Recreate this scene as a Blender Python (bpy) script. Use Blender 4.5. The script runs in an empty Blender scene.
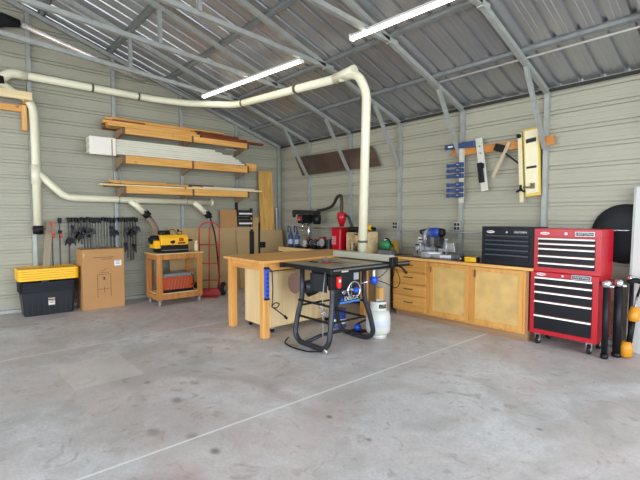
import bpy, bmesh, math, random
from mathutils import Vector, Matrix, Euler
random.seed(7)
C = bpy.context.scene.collection
PI = math.pi
R = math.radians

# ---------------------------------------------------------------- camera
F_PX, HORIZON, YAW = 425.0, 217.5, 40.9
cam_d = bpy.data.cameras.new('camera')
cam_d.sensor_fit = 'HORIZONTAL'
cam_d.sensor_width = 36
cam_d.lens = F_PX / 640 * 36
cam_d.clip_start = .02
cam = bpy.data.objects.new('camera', cam_d)
C.objects.link(cam)
_p = math.atan((240 - HORIZON) / F_PX)
_y = R(YAW)
_f = Vector((-math.cos(_y) * math.cos(_p), math.sin(_y) * math.cos(_p), -math.sin(_p)))
cam.location = (0, 0, 1.5)
cam.rotation_euler = _f.to_track_quat('-Z', 'Y').to_euler()
bpy.context.scene.camera = cam

# ---------------------------------------------------------------- world, light, exposure
w = bpy.data.worlds.new('sky')
bpy.context.scene.world = w
w.use_nodes = True
nt = w.node_tree
bg = nt.nodes['Background']
bg.inputs[0].default_value = (.74, .87, 1.0, 1)
bg.inputs[1].default_value = 3.0

def area(name, loc, aim, sx, sy, power, col=(1, 1, 1)):
    l = bpy.data.lights.new(name, 'AREA')
    l.shape = 'RECTANGLE'; l.size = sx; l.size_y = sy
    l.energy = power; l.color = col
    o = bpy.data.objects.new(name, l)
    C.objects.link(o)
    o.location = loc
    o.rotation_euler = (Vector(aim) - Vector(loc)).to_track_quat('-Z', 'Y').to_euler()
    return o
# daylight that comes in through the two big openings
area('daylight_end_opening', (3.3, .2, 1.75), (-3.5, 1.0, 0.0), 9.6, 3.0, 510, (.87, .93, 1.0))
area('daylight_side_opening', (-3.0, -6.2, 1.75), (-3.4, 1.0, 0.0), 7.5, 2.8, 350, (.96, .97, 1.0))

vs = bpy.context.scene.view_settings
vs.view_transform = 'Standard'
vs.look = 'None'
vs.gamma = 1
vs.use_curve_mapping = False
vs.exposure = 0.0

# ---------------------------------------------------------------- materials
def lin(c):
    return tuple((v / 12.92 if v <= .04045 else ((v + .055) / 1.055) ** 2.4) for v in c)
def hexc(h):
    return lin(tuple(int(h[i:i + 2], 16) / 255 for i in (0, 2, 4)))
MATS = {}
def mat(name, col, rough=.5, metal=0.0, var=.0, scale=6.0, bump=0.0, emit=0, spec=.5):
    if name in MATS: return MATS[name]
    m = bpy.data.materials.new(name); m.use_nodes = True
    n = m.node_tree.nodes; L = m.node_tree.links
    b = n['Principled BSDF']
    c = hexc(col)
    b.inputs['Base Color'].default_value = (*c, 1)
    b.inputs['Roughness'].default_value = rough
    b.inputs['Metallic'].default_value = metal
    b.inputs['Specular IOR Level'].default_value = spec
    if var > 0 or bump > 0:
        tc = n.new('ShaderNodeTexCoord')
        nz = n.new('ShaderNodeTexNoise'); nz.inputs['Scale'].default_value = scale; nz.inputs['Detail'].default_value = 5
        L.new(tc.outputs['Object'], nz.inputs['Vector'])
        if var > 0:
            r = n.new('ShaderNodeValToRGB')
            r.color_ramp.elements[0].position = .3; r.color_ramp.elements[1].position = .7
            r.color_ramp.elements[0].color = (*[v * (1 - var) for v in c], 1)
            r.color_ramp.elements[1].color = (*[min(1, v * (1 + var)) for v in c], 1)
            L.new(nz.outputs['Fac'], r.inputs['Fac']); L.new(r.outputs['Color'], b.inputs['Base Color'])
        if bump > 0:
            bp = n.new('ShaderNodeBump'); bp.inputs['Strength'].default_value = bump; bp.inputs['Distance'].default_value = .01
            L.new(nz.outputs['Fac'], bp.inputs['Height']); L.new(bp.outputs['Normal'], b.inputs['Normal'])
    if emit:
        b.inputs['Emission Color'].default_value = (*c, 1)
        b.inputs['Emission Strength'].default_value = emit
    MATS[name] = m
    return m

def wood(name, light, dark, axis='x', rough=.55, grain=1.0, knots=.0):
    if name in MATS: return MATS[name]
    m = bpy.data.materials.new(name); m.use_nodes = True
    n = m.node_tree.nodes; L = m.node_tree.links
    b = n['Principled BSDF']; b.inputs['Roughness'].default_value = rough
    b.inputs['Specular IOR Level'].default_value = .3
    tc = n.new('ShaderNodeTexCoord'); oi = n.new('ShaderNodeObjectInfo')
    ad = n.new('ShaderNodeVectorMath'); ad.operation = 'ADD'
    mp = n.new('ShaderNodeMapping')
    s = {'x': (1.2, 26, 26), 'y': (26, 1.2, 26), 'z': (26, 26, 1.2)}[axis]
    mp.inputs['Scale'].default_value = [v * grain for v in s]
    sc = n.new('ShaderNodeVectorMath'); sc.operation = 'SCALE'; sc.inputs[3].default_value = 9.0
    cb = n.new('ShaderNodeCombineXYZ')
    for i in range(3): L.new(oi.outputs['Random'], cb.inputs[i])
    L.new(cb.outputs[0], sc.inputs[0])
    L.new(tc.outputs['Object'], ad.inputs[0]); L.new(sc.outputs[0], ad.inputs[1])
    L.new(ad.outputs[0], mp.inputs['Vector'])
    nz = n.new('ShaderNodeTexNoise'); nz.inputs['Scale'].default_value = 1.0; nz.inputs['Detail'].default_value = 6
    nz.inputs['Distortion'].default_value = .6
    L.new(mp.outputs[0], nz.inputs['Vector'])
    r = n.new('ShaderNodeValToRGB')
    r.color_ramp.elements[0].position = .28; r.color_ramp.elements[1].position = .68
    r.color_ramp.elements[0].color = (*hexc(dark), 1); r.color_ramp.elements[1].color = (*hexc(light), 1)
    L.new(nz.outputs['Fac'], r.inputs['Fac'])
    out = r.outputs['Color']
    if knots > 0:
        vo = n.new('ShaderNodeTexVoronoi'); vo.inputs['Scale'].default_value = 2.4
        L.new(ad.outputs[0], vo.inputs['Vector'])
        lt = n.new('ShaderNodeValToRGB')
        lt.color_ramp.elements[0].position = .03; lt.color_ramp.elements[1].position = .09
        lt.color_ramp.elements[0].color = (1, 1, 1, 1); lt.color_ramp.elements[1].color = (0, 0, 0, 1)
        L.new(vo.outputs['Distance'], lt.inputs['Fac'])
        mx = n.new('ShaderNodeMixRGB'); mx.inputs[2].default_value = (*hexc('6b3f1d'), 1)
        mm = n.new('ShaderNodeMath'); mm.operation = 'MULTIPLY'; mm.inputs[1].default_value = knots
        L.new(lt.outputs['Color'], mm.inputs[0]); L.new(mm.outputs[0], mx.inputs[0]); L.new(out, mx.inputs[1])
        out = mx.outputs[0]
    L.new(out, b.inputs['Base Color'])
    MATS[name] = m
    return m

# ---------------------------------------------------------------- mesh builder
class B:
    def __init__(s): s.bm = bmesh.new()
    def box(s, x0, x1, y0, y1, z0, z1):
        v = [s.bm.verts.new(p) for p in ((x0, y0, z0), (x1, y0, z0), (x1, y1, z0), (x0, y1, z0), (x0, y0, z1), (x1, y0, z1), (x1, y1, z1), (x0, y1, z1))]
        for f in ((0, 3, 2, 1), (4, 5, 6, 7), (0, 1, 5, 4), (1, 2, 6, 5), (2, 3, 7, 6), (3, 0, 4, 7)):
            s.bm.faces.new([v[i] for i in f])
        return s
    def obox(s, c, size, rot=(0, 0, 0)):
        M = Matrix.Translation(c) @ Euler(rot).to_matrix().to_4x4()
        a, b, d = [k / 2 for k in size]
        v = [s.bm.verts.new(M @ Vector(p)) for p in ((-a, -b, -d), (a, -b, -d), (a, b, -d), (-a, b, -d), (-a, -b, d), (a, -b, d), (a, b, d), (-a, b, d))]
        for f in ((0, 3, 2, 1), (4, 5, 6, 7), (0, 1, 5, 4), (1, 2, 6, 5), (2, 3, 7, 6), (3, 0, 4, 7)):
            s.bm.faces.new([v[i] for i in f])
        return s
    def beam(s, p0, p1, wd, ht, up=(0, 0, 1)):
        p0, p1 = Vector(p0), Vector(p1); d = (p1 - p0).normalized()
        u = Vector(up); 
        if abs(d.dot(u)) > .99: u = Vector((0, 1, 0))
        r = d.cross(u).normalized(); u = r.cross(d)
        v = []
        for p in (p0, p1):
            for a, b in ((-1, -1), (1, -1), (1, 1), (-1, 1)):
                v.append(s.bm.verts.new(p + r * a * wd / 2 + u * b * ht / 2))
        for f in ((0, 1, 2, 3), (7, 6, 5, 4), (0, 4, 5, 1), (1, 5, 6, 2), (2, 6, 7, 3), (3, 7, 4, 0)):
            s.bm.faces.new([v[i] for i in f])
        return s
    def tube(s, pts, r, seg=12, cap=True, closed=False):
        pts = [Vector(p) for p in pts]; n = len(pts)
        rs = r if isinstance(r, (list, tuple)) else [r] * n
        rings = []; u = None
        for i, p in enumerate(pts):
            a = pts[i - 1] if (i > 0 or closed) else p
            c = pts[(i + 1) % n] if (i < n - 1 or closed) else p
            t = (c - a).normalized()
            if u is None:
                u = Vector((0, 0, 1)) if abs(t.z) < .9 else Vector((1, 0, 0))
            u = (u - t * u.dot(t)).normalized(); v = t.cross(u)
            rings.append([s.bm.verts.new(p + (u * math.cos(k * 2 * PI / seg) + v * math.sin(k * 2 * PI / seg)) * rs[i]) for k in range(seg)])
        m = n if closed else n - 1
        for i in range(m):
            A, D = rings[i], rings[(i + 1) % n]
            for k in range(seg):
                f = s.bm.faces.new((A[k], A[(k + 1) % seg], D[(k + 1) % seg], D[k])); f.smooth = True
        if cap and not closed:
            s.bm.faces.new(list(reversed(rings[0]))); s.bm.faces.new(rings[-1])
        return s
    def cyl(s, p0, p1, r, seg=20, r1=None):
        return s.tube([p0, p1], [r, r if r1 is None else r1], seg)
    def lathe(s, prof, c=(0, 0, 0), axis='z', seg=28):
        Q = {'z': Matrix.Identity(3), 'x': Euler((0, PI / 2, 0)).to_matrix(), 'y': Euler((-PI / 2, 0, 0)).to_matrix()}[axis]
        c = Vector(c); rings = []
        for r, z in prof:
            rings.append([s.bm.verts.new(c + Q @ Vector((max(r, .0005) * math.cos(k * 2 * PI / seg), max(r, .0005) * math.sin(k * 2 * PI / seg), z))) for k in range(seg)])
        for i in range(len(prof) - 1):
            for k in range(seg):
                f = s.bm.faces.new((rings[i][k], rings[i][(k + 1) % seg], rings[i + 1][(k + 1) % seg], rings[i + 1][k])); f.smooth = True
        s.bm.faces.new(list(reversed(rings[0]))); s.bm.faces.new(rings[-1])
        return s
    def prism(s, poly, axis, a, b):
        def P(u, v, t): return {'x': (t, u, v), 'y': (u, t, v), 'z': (u, v, t)}[axis]
        A = [s.bm.verts.new(P(u, v, a)) for u, v in poly]; D = [s.bm.verts.new(P(u, v, b)) for u, v in poly]
        n = len(poly)
        s.bm.faces.new(A); s.bm.faces.new(list(reversed(D)))
        for i in range(n): s.bm.faces.new((A[i], D[i], D[(i + 1) % n], A[(i + 1) % n]))
        return s
    def torus(s, c, Rr, r, axis='z', seg=24, ms=8):
        pts = []
        for k in range(seg):
            a, q = Rr * math.cos(k * 2 * PI / seg), Rr * math.sin(k * 2 * PI / seg)
            pts.append(Vector(c) + Vector({'z': (a, q, 0), 'x': (0, a, q), 'y': (a, 0, q)}[axis]))
        return s.tube(pts, r, ms, closed=True)
    def ball(s, c, r, sc=(1, 1, 1), seg=16):
        M = Matrix.Translation(c) @ Matrix.Diagonal((*[r * k for k in sc], 1))
        ret = bmesh.ops.create_uvsphere(s.bm, u_segments=seg, v_segments=max(6, seg // 2), radius=1, matrix=M)
        for v in ret['verts']:
            for f in v.link_faces: f.smooth = True
        return s

def chain(o):
    M = Matrix.Identity(4)
    while o is not None:
        M = o.matrix_basis @ M; o = o.parent
    return M
def obj(name, b, m, parent=None, bev=0, local=False, label=None):
    """link the builder as ONE mesh; coordinates are world ones unless local"""
    bm = b.bm
    bmesh.ops.recalc_face_normals(bm, faces=bm.faces)
    me = bpy.data.meshes.new(name)
    o = bpy.data.objects.new(name, me)
    if parent is not None:
        if not local: bmesh.ops.transform(bm, matrix=chain(parent).inverted(), verts=bm.verts)
        o.parent = parent
    elif not local:
        xs = [v.co for v in bm.verts]
        c = Vector(((min(v.x for v in xs) + max(v.x for v in xs)) / 2, (min(v.y for v in xs) + max(v.y for v in xs)) / 2, min(v.z for v in xs)))
        bmesh.ops.translate(bm, vec=-c, verts=bm.verts)
        o.location = c
    bm.to_mesh(me); bm.free()
    me.materials.append(m)
    if bev:
        md = o.modifiers.new('bevel', 'BEVEL'); md.width = bev; md.segments = 2; md.limit_method = 'ANGLE'; md.angle_limit = R(40)
    C.objects.link(o)
    if label: o['label'] = label
    return o
def tag(o, label, cat, group=None):
    o['label'] = label; o['category'] = cat
    if group: o['group'] = group
    return o
def thing(name, label, cat, loc=(0, 0, 0), rz=0, group=None):
    o = bpy.data.objects.new(name, None); C.objects.link(o)
    o.empty_display_size = .1
    o.location = loc; o.rotation_euler = (0, 0, rz)
    return tag(o, label, cat, group)
def struct(name, b, m, bev=0):
    o = obj(name, b, m, None, bev); o['kind'] = 'structure'; return o
def dup(root, loc=None, rz=None, label=None):
    r = root.copy(); C.objects.link(r)
    if loc is not None: r.location = loc
    if rz is not None: r.rotation_euler = (0, 0, rz)
    if label: r['label'] = label
    for ch in list(root.children):
        c = ch.copy(); C.objects.link(c); c.parent = r
        for g in list(ch.children):
            d = g.copy(); C.objects.link(d); d.parent = c
    return r
def text(name, body, size, m, parent, loc, rot, ext=.0008, label=None, sx=1.0, shear=0):
    cu = bpy.data.curves.new(name + '_curve', 'FONT'); cu.body = body; cu.size = size; cu.extrude = ext
    cu.align_x = 'CENTER'; cu.align_y = 'CENTER'; cu.shear = shear
    t = bpy.data.objects.new(name + '_tmp', cu); C.objects.link(t)
    bpy.context.view_layer.update()
    me = bpy.data.meshes.new_from_object(t.evaluated_get(bpy.context.evaluated_depsgraph_get()))
    bpy.data.objects.remove(t); bpy.data.curves.remove(cu)
    me.name = name
    M = Matrix.Translation(loc) @ Euler(rot).to_matrix().to_4x4() @ Matrix.Diagonal((sx, 1, 1, 1))
    M = chain(parent).inverted() @ M
    me.transform(M)
    me.materials.clear(); me.materials.append(m)
    o = bpy.data.objects.new(name, me); o.parent = parent; C.objects.link(o)
    if label: o['label'] = label
    return o
ORD = ['first', 'second', 'third', 'fourth', 'fifth', 'sixth', 'seventh', 'eighth', 'ninth', 'tenth', 'eleventh', 'twelfth']

# palette
steel = mat('galvanized_steel', 'a6a9a4', .5, .35, .10, 9)
darksteel = mat('dark_galvanized', '8d9191', .42, .5, .12, 9)
chrome = mat('chrome', 'd8dadc', .18, .9)
black = mat('black_plastic', '131416', .5, spec=.25)
blackm = mat('black_metal', '15171a', .42, .0, spec=.3)
rubber = mat('black_rubber', '101113', .75)
pvc = mat('cream_pvc', 'e6e2c6', .38, 0, .03, 3)
white = mat('white_plastic', 'efeeea', .4)
blue = mat('blue_plastic', '1f4fc4', .35)
dblue = mat('clamp_blue', '26406f', .45)
red = mat('red_enamel', 'b80c22', .28)
yellow = mat('yellow_plastic', 'f5b914', .4)
orange = mat('orange_plastic', 'c24a1a', .5)
pine_y = wood('pine_along_y', 'ecb668', 'c68b42', 'y', knots=.6)
pine_x = wood('pine_along_x', 'efbf77', 'd0924a', 'x', knots=.5)
pine_z = wood('pine_along_z', 'efc07a', 'd09349', 'z', knots=.35)
pale_y = wood('pale_board_along_y', 'f3dfb0', 'd9bd85', 'y')
red_y = wood('reddish_hardwood_along_y', '8f4b2c', '5e2a18', 'y')
ply_light = wood('birch_plywood', 'e8cf9e', 'd8ba84', 'z', grain=.5)
mdf = mat('tan_hardboard', 'b79a6d', .7, 0, .05, 2)
card = mat('brown_cardboard', 'b98a58', .8, 0, .04, 3)

# ---------------------------------------------------------------- the shell
X0, Y1 = -8.22, 5.90            # the two ribbed walls that the photo shows
RID, YF, XE = -.20, -6.30, 3.40
ZE, SL = 3.17, .335
def roof_z(y): return ZE + SL * (Y1 - y) if y >= RID else ZE + SL * (y - YF)

# concrete floor with two saw-cut joints, blotches, rust stains and a pale square patch
def floor_material():
    m = bpy.data.materials.new('concrete'); m.use_nodes = True
    n = m.node_tree.nodes; L = m.node_tree.links; b = n['Principled BSDF']
    g = n.new('ShaderNodeNewGeometry'); pos = g.outputs['Position']
    def noise(sc, det=6, dist=0):
        z = n.new('ShaderNodeTexNoise'); z.inputs['Scale'].default_value = sc; z.inputs['Detail'].default_value = det
        z.inputs['Distortion'].default_value = dist
        L.new(pos, z.inputs['Vector']); return z.outputs['Fac']
    def ramp(s, p0, p1, c0, c1):
        r = n.new('ShaderNodeValToRGB'); e = r.color_ramp.elements
        e[0].position = p0; e[1].position = p1; e[0].color = (*c0, 1); e[1].color = (*c1, 1)
        L.new(s, r.inputs['Fac']); return r.outputs['Color']
    def mix(f, a, c, mode='MIX'):
        x = n.new('ShaderNodeMixRGB'); x.blend_type = mode
        for i, v in enumerate((f, a, c)):
            if isinstance(v, (int, float)): x.inputs[i].default_value = v if i == 0 else (v, v, v, 1)
            elif isinstance(v, tuple): x.inputs[i].default_value = (*v, 1)
            else: L.new(v, x.inputs[i])
        return x.outputs[0]
    def math_(op, a, c=None, d=None):
        x = n.new('ShaderNodeMath'); x.operation = op
        for i, v in enumerate((a, c, d)):
            if v is None: continue
            if isinstance(v, (int, float)): x.inputs[i].default_value = v
            else: L.new(v, x.inputs[i])
        return x.outputs[0]
    base = ramp(noise(.9, 8, .4), .32, .68, hexc('bdbbb9'), hexc('d8d7d7'))
    base = mix(.55, base, ramp(noise(7, 9, .8), .3, .7, (.78, .77, .76), (1.12, 1.12, 1.13)), 'MULTIPLY')
    base = mix(.35, base, ramp(noise(45, 4), .35, .65, (.7, .7, .7), (1.15, 1.15, 1.16)), 'MULTIPLY')
    # trowel swirls and dirt
    base = mix(ramp(noise(1.7, 10, 1.6), .56, .72, (0, 0, 0), (.30, .30, .30)), base, hexc('9f9689'))
    base = mix(ramp(noise(.55, 7, 1.2), .42, .62, (0, 0, 0), (.45,) * 3), base, hexc('bfa9a0'))
    base = mix(ramp(noise(.8, 9, 2.0), .52, .66, (0, 0, 0), (.5,) * 3), base, hexc('a5a19b'))
    base = mix(ramp(noise(4.5, 10, 2.5), .58, .70, (0, 0, 0), (.5,) * 3), base, hexc('96897f'))
    sp = n.new('ShaderNodeSeparateXYZ'); L.new(pos, sp.inputs[0]); X, Y = sp.outputs[0], sp.outputs[1]
    wob = math_('MULTIPLY', math_('SUBTRACT', noise(2.2, 6, .5), .5), 1.2)
    def blob(cx, cy, rx, ry, amt, col, base, soft=.45):
        dx = math_('DIVIDE', math_('SUBTRACT', X, cx), rx); dy = math_('DIVIDE', math_('SUBTRACT', Y, cy), ry)
        d = math_('SQRT', math_('ADD', math_('MULTIPLY', dx, dx), math_('MULTIPLY', dy, dy)))
        d = math_('ADD', d, math_('MULTIPLY', wob, 1.3 if rx > .2 else .5))
        f = ramp(d, 1 - soft, 1.0, (amt,) * 3, (0, 0, 0))
        return mix(f, base, col)
    # reddish stains near the camera, dark oily spots
    base = blob(-2.15, .75, .42, .35, .42, hexc('b0707a'), base, .8)
    base = blob(-2.9, 2.05, .7, .13, .35, hexc('8b7069'), base, .7)
    for cx, cy, r, a in ((-3.35, 1.35, .10, .55), (-2.72, 1.2, .09, .5), (-2.45, 1.23, .07, .7), (-3.6, 1.62, .07, .4), (-2.32, 2.1, .05, .7), (-1.9, 2.08, .045, .6), (-4.55, 1.9, .12, .35), (-1.2, 3.1, .04, .6), (-2.95, 1.02, .10, .4), (-3.9, 1.3, .06, .5)):
        base = blob(cx, cy, r * .8, r * .6, min(1, a * 1.1), hexc('6a5f58'), base, .7)
    # pale square patch
    ax = math_('LESS_THAN', math_('ABSOLUTE', math_('SUBTRACT', math_('ADD', X, math_('MULTIPLY', wob, .06)), -4.55)), .42)
    ay = math_('LESS_THAN', math_('ABSOLUTE', math_('SUBTRACT', math_('ADD', Y, math_('MULTIPLY', wob, .06)), 1.05)), .30)
    base = mix(math_('MULTIPLY', math_('MULTIPLY', ax, ay), .33), base, hexc('ded9cf'))
    # saw-cut joints, filled with pale dust
    nn = math_('MULTIPLY', math_('SUBTRACT', noise(3, 3), .5), .012)
    for jx, wd, a in ((-2.69, .010, .75), (-5.49, .010, .55)):
        d = math_('ABSOLUTE', math_('SUBTRACT', math_('ADD', X, nn), jx))
        core = math_('LESS_THAN', d, wd)
        near = ramp(d, .01, .12, (.18,) * 3, (0,) * 3)
        base = mix(near, base, hexc('dddcda'))
        base = mix(math_('MULTIPLY', core, a), base, hexc('efeeec'))
    L.new(base, b.inputs['Base Color'])
    rr = ramp(noise(3, 6), .3, .7, (.42,) * 3, (.62,) * 3); L.new(rr, b.inputs['Roughness'])
    b.inputs['Specular IOR Level'].default_value = .4
    bp = n.new('ShaderNodeBump'); bp.inputs['Strength'].default_value = .15; bp.inputs['Distance'].default_value = .01
    L.new(noise(25, 6), bp.inputs['Height']); L.new(bp.outputs[0], b.inputs['Normal'])
    return m
struct('floor', B().box(X0 - .05, XE + .1, YF - .1, Y1 + .05, -.15, 0), floor_material())
struct('ground', B().box(-30, 30, -30, 30, -.35, -.16), mat('gravel_ground', 'b5b0a4', .9, 0, .1, 2))

# ribbed steel wall sheets: a groove every 9 inches, two faint beads between
wallm = mat('stone_grey_siding', 'a6a391', .45, 0, .02, 1.5)
def rib_profile(z0, z1, first, pitch=.235):
    pts = [(z0, 0)]
    z = first
    while z - pitch > z0: z -= pitch
    while z < z1 - .05:
        if z - .03 > pts[-1][0]:
            pts += [(z - .034, 0), (z - .033, -.024), (z - .022, -.024), (z - .019, -.005), (z + .015, -.005), (z + .018, -.024), (z + .029, -.024), (z + .030, 0)]
        for q in (.080, .155):
            if z + q + .012 < z1: pts += [(z + q - .012, 0), (z + q, -.0025), (z + q + .012, 0)]
        z += pitch
    pts.append((z1, 0))
    return [p for p in pts if z0 <= p[0] <= z1]
def wall_sheet(plane, along0, along1, z0, z1, top=None):
    """plane: ('x', X0, outward sign) or ('y', ...)"""
    b = B(); ax, pos, out = plane
    prof = rib_profile(z0, z1, 2.14)
    def P(a, d, z):
        o = pos - out * d if False else pos + out * (-d)
        return (o, a, z) if ax == 'x' else (a, o, z)
    T = .03
    for (za, da), (zb, db) in zip(prof[:-1], prof[1:]):
        if top is None: lims = [(along0, along1)]
        else:
            lims = [top(za, zb)]
        for item in lims:
            if item is None: continue
            if len(item) == 2: a0, a1 = item; A0 = B0 = a0; A1 = B1 = a1
            else: A0, A1, B0, B1 = item
            v = [b.bm.verts.new(P(*q)) for q in ((A0, da, za), (A1, da, za), (B1, db, zb), (B0, db, zb))]
            b.bm.faces.new(v)
            v2 = [b.bm.verts.new(P(*q)) for q in ((A0, da - T, za), (A1, da - T, za), (B1, db - T, zb), (B0, db - T, zb))]
            b.bm.faces.new(v2)
    return b
def gable_lim(za, zb):
    def ext(z):
        if z <= ZE: return (YF, Y1 + .06)
        return (YF + (z - ZE) / SL, Y1 + .06 - (z - ZE) / SL)
    a = ext(za); c = ext(zb)
    return (a[0], a[1], c[0], c[1])
ZR = roof_z(RID)
struct('wall_left', wall_sheet(('x', X0, -1), YF, Y1, .0, ZR - .04, gable_lim), wallm)
struct('wall_right', wall_sheet(('y', Y1, 1), X0 - .06, XE, .0, ZE, None), wallm)
# end wall and side wall behind the camera, each with a big vehicle opening
e = B()
e.box(XE, XE + .05, 5.3, Y1, 0, 3.17).box(XE, XE + .05, YF, -4.9, 0, 3.17)  # end opening made extra wide so the roof ribs mirror daylight
e.prism([(YF, 3.17), (Y1, 3.17), (RID, ZR)], 'x', XE, XE + .05)
struct('wall_end', e, wallm)
e = B()
e.box(X0, -7.2, YF - .05, YF, 0, 3.17).box(-7.2, 1.2, YF - .05, YF, 3.0, 3.17).box(1.2, XE, YF - .05, YF, 0, 3.17)
struct('wall_front', e, wallm)

# roof sheet: ribs run down the slope, .24 apart
def roof_half(y_low, name):
    b = B(); prof = []
    x = X0 - .1
    xr = -1.67
    while xr - .24 > X0 - .05: xr -= .24
    prof.append((X0 - .12, 0))
    while xr < XE + .1:
        prof += [(xr - .030, 0), (xr - .018, .034), (xr + .014, .034), (xr + .026, 0)]
        for q in (.09, .15): prof += [(xr + q - .008, 0), (xr + q, .004), (xr + q + .008, 0)]
        xr += .24
    prof.append((XE + .15, 0))
    prof = sorted(prof)
    yl = y_low + (.1 if y_low > RID else -.1)
    zl = ZE - SL * .1
    T = .02
    for (xa, da), (xb, db) in zip(prof[:-1], prof[1:]):
        for t in (0, T):
            b.bm.faces.new([b.bm.verts.new(p) for p in ((xa, yl, zl + da + t), (xb, yl, zl + db + t), (xb, RID, ZR + db + t), (xa, RID, ZR + da + t))])
    return b
rm = mat('bare_galvalume_roof', 'b6b7ba', .31, .75, .06, .6)
a = roof_half(Y1, 'a'); bb_ = roof_half(YF, 'b')
o = struct('ceiling', a, rm)
o = struct('ceiling', bb_, rm)

# foam closure strip along the eave, base channels
struct('trim_1', B().box(X0 + .01, XE, Y1 - .035, Y1 - .002, ZE - .055, ZE - .018), mat('dark_closure_strip', '2c2c2c', .8))
struct('corner_light_block', B().box(X0 - .08, X0 - .062, Y1 - .2, Y1 + .08, 0, ZE).box(X0 - .08, X0 + .2, Y1 + .062, Y1 + .08, 0, ZE), steel)  # unseen filler behind the corner, added to stop light leaking in
struct('trim_2', B().box(X0 + .01, XE, Y1 - .065, Y1 - .003, 0, .05), steel)
struct('trim_3', B().box(X0 + .003, X0 + .065, YF, Y1 - .07, 0, .05), steel)

# ---------------------------------------------------------------- steel frame
PW = .057
WBX = [-7.13, -5.87, -4.67, -3.49, -2.29, -1.08, .13, 1.34, 2.55]
WBL = ['behind the drill press', 'behind the red dust separator', 'between the green grinder and the miter saw',
       'behind the blue clamps and the miter saw', 'above the red tool chest', 'right of the leaning white board, beyond the frame', None, None, None]
for x, l in list(zip(WBX, WBL))[:6]:
    t = obj('steel_post', B().box(x - PW / 2, x + PW / 2, Y1 - .063, Y1 - .005, .05, ZE - .06), steel)
    tag(t, 'galvanized steel wall post ' + l, 'post', 'posts along the right wall')
for y, l in ((1.0, 'behind the cream downpipe at far left'), (2.24, 'behind the black clamps and cardboard box'), (3.47, 'behind the planer at the middle of the lumber rack'), (4.70, 'behind the right end of the lumber rack')):
    t = obj('steel_post', B().box(X0 + .005, X0 + .063, y - PW / 2, y + PW / 2, .05, roof_z(y) - .11), steel)
    tag(t, 'steel post on left wall ' + l, 'post', 'posts along the left wall')
t = obj('steel_post', B().box(X0 + .005, X0 + .063, Y1 - .125, Y1 - .067, .05, roof_z(Y1) - .07), steel)
tag(t, 'galvanized steel post in the far corner where the walls meet', 'post')

def offs(y, d): return roof_z(y) - d
RO = .075
for x, l in zip(WBX, ['over the drill press, the farthest full truss', 'second full truss from the far gable', 'third full truss from the far gable',
                      'over the miter saw, its chord ending beside the nearer light', 'over the red tool chest', 'nearest one, over the camera', None, None, None]):
    if l is None: continue
    t = thing('roof_truss', 'galvanized steel roof truss ' + l, 'roof truss', (x, Y1 - .1, 2.36), 0, 'steel roof trusses')
    obj('rafter', B().beam((x, Y1 - .07, offs(Y1 - .07, RO)), (x, RID, offs(RID, RO)), PW, .06), steel, t)
    obj('rafter', B().beam((x, YF + .02, offs(YF, RO)), (x, RID - .01, offs(RID, RO)), PW, .06), steel, t)
    yc = 4.25
    czf = lambda y: 3.82 - .075 * (y - 2.2)
    ym = YF + (Y1 - yc)
    obj('bottom_chord', B().beam((x, yc, czf(yc)), (x, RID, czf(RID)), PW, .058), steel, t)
    obj('bottom_chord', B().beam((x, ym, czf(yc)), (x, RID - .002, czf(RID)), PW, .058), steel, t)
    obj('web', B().beam((x, 2.22, 3.84), (x, 2.22, offs(2.22, .11)), PW, .045), steel, t)
    obj('web', B().beam((x, -2.62, 3.84), (x, -2.62, offs(-2.62, .11)), PW, .045), steel, t)
    obj('web', B().beam((x, RID, 4.02), (x, RID, offs(RID, .12)), PW, .045), steel, t)
    obj('knee_brace', B().beam((x, Y1 - .09, 2.39), (x, 5.22, offs(5.22, .10)), PW * .9, .045, (1, 0, 0)), steel, t)
    g = B()
    g.box(x - PW / 2 - .006, x + PW / 2 + .006, yc - .12, yc + .03, 3.635, 3.70)
    obj('gusset', g, steel, t)
t = thing('gable_rafter', 'galvanized rafter under the roof edge along the left gable wall', 'rafter', (X0 + .05, Y1 - .1, 3.1))
obj('sloping_tube', B().beam((X0 + .06, Y1 - .07, offs(Y1 - .07, .08)), (X0 + .06, RID, offs(RID, .08)), PW, .06), steel, t)
for k, (y, l) in enumerate(((5.08, 'lowest roof purlin, just above the knee braces'), (4.17, 'second roof purlin up from the eave, behind the ceiling lights'), (3.15, 'third roof purlin up from the eave'), (2.2, 'fourth roof purlin up, crossing the truss webs'), (1.2, 'fifth roof purlin up from the eave'), (.25, 'roof purlin next to the ridge'))):
    z = roof_z(y)
    th = math.atan(SL)
    b = B()
    x0, x1 = X0 + .03, XE
    def PP(dy, dz): return (y + dy * math.cos(th) + dz * math.sin(th), z - dy * math.sin(th) + dz * math.cos(th))
    prof = [(-.055, -.004), (-.028, -.004), (-.020, -.040), (.020, -.040), (.028, -.004), (.055, -.004), (.055, -.007), (.030, -.007), (.024, -.044), (-.024, -.044), (-.030, -.007), (-.055, -.007)]
    b.prism([PP(*q) for q in prof], 'x', x0, x1)
    t = obj('roof_purlin', b, darksteel)
    tag(t, 'grey steel hat channel, ' + l, 'purlin', 'roof purlins')
t = obj('purlin_edge_glint', B().tube([(-3.44, 5.145, roof_z(5.145) - .062), (XE - .1, 5.145, roof_z(5.145) - .062)], .012, 8), mat('purlin_glint_white', 'd8d8d4', .35, .2))  # added white tube standing in for the bright reflecting edge of the purlin
tag(t, 'thin white strip imitating the bright lit edge of the lowest purlin at upper right', 'conduit')

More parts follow.
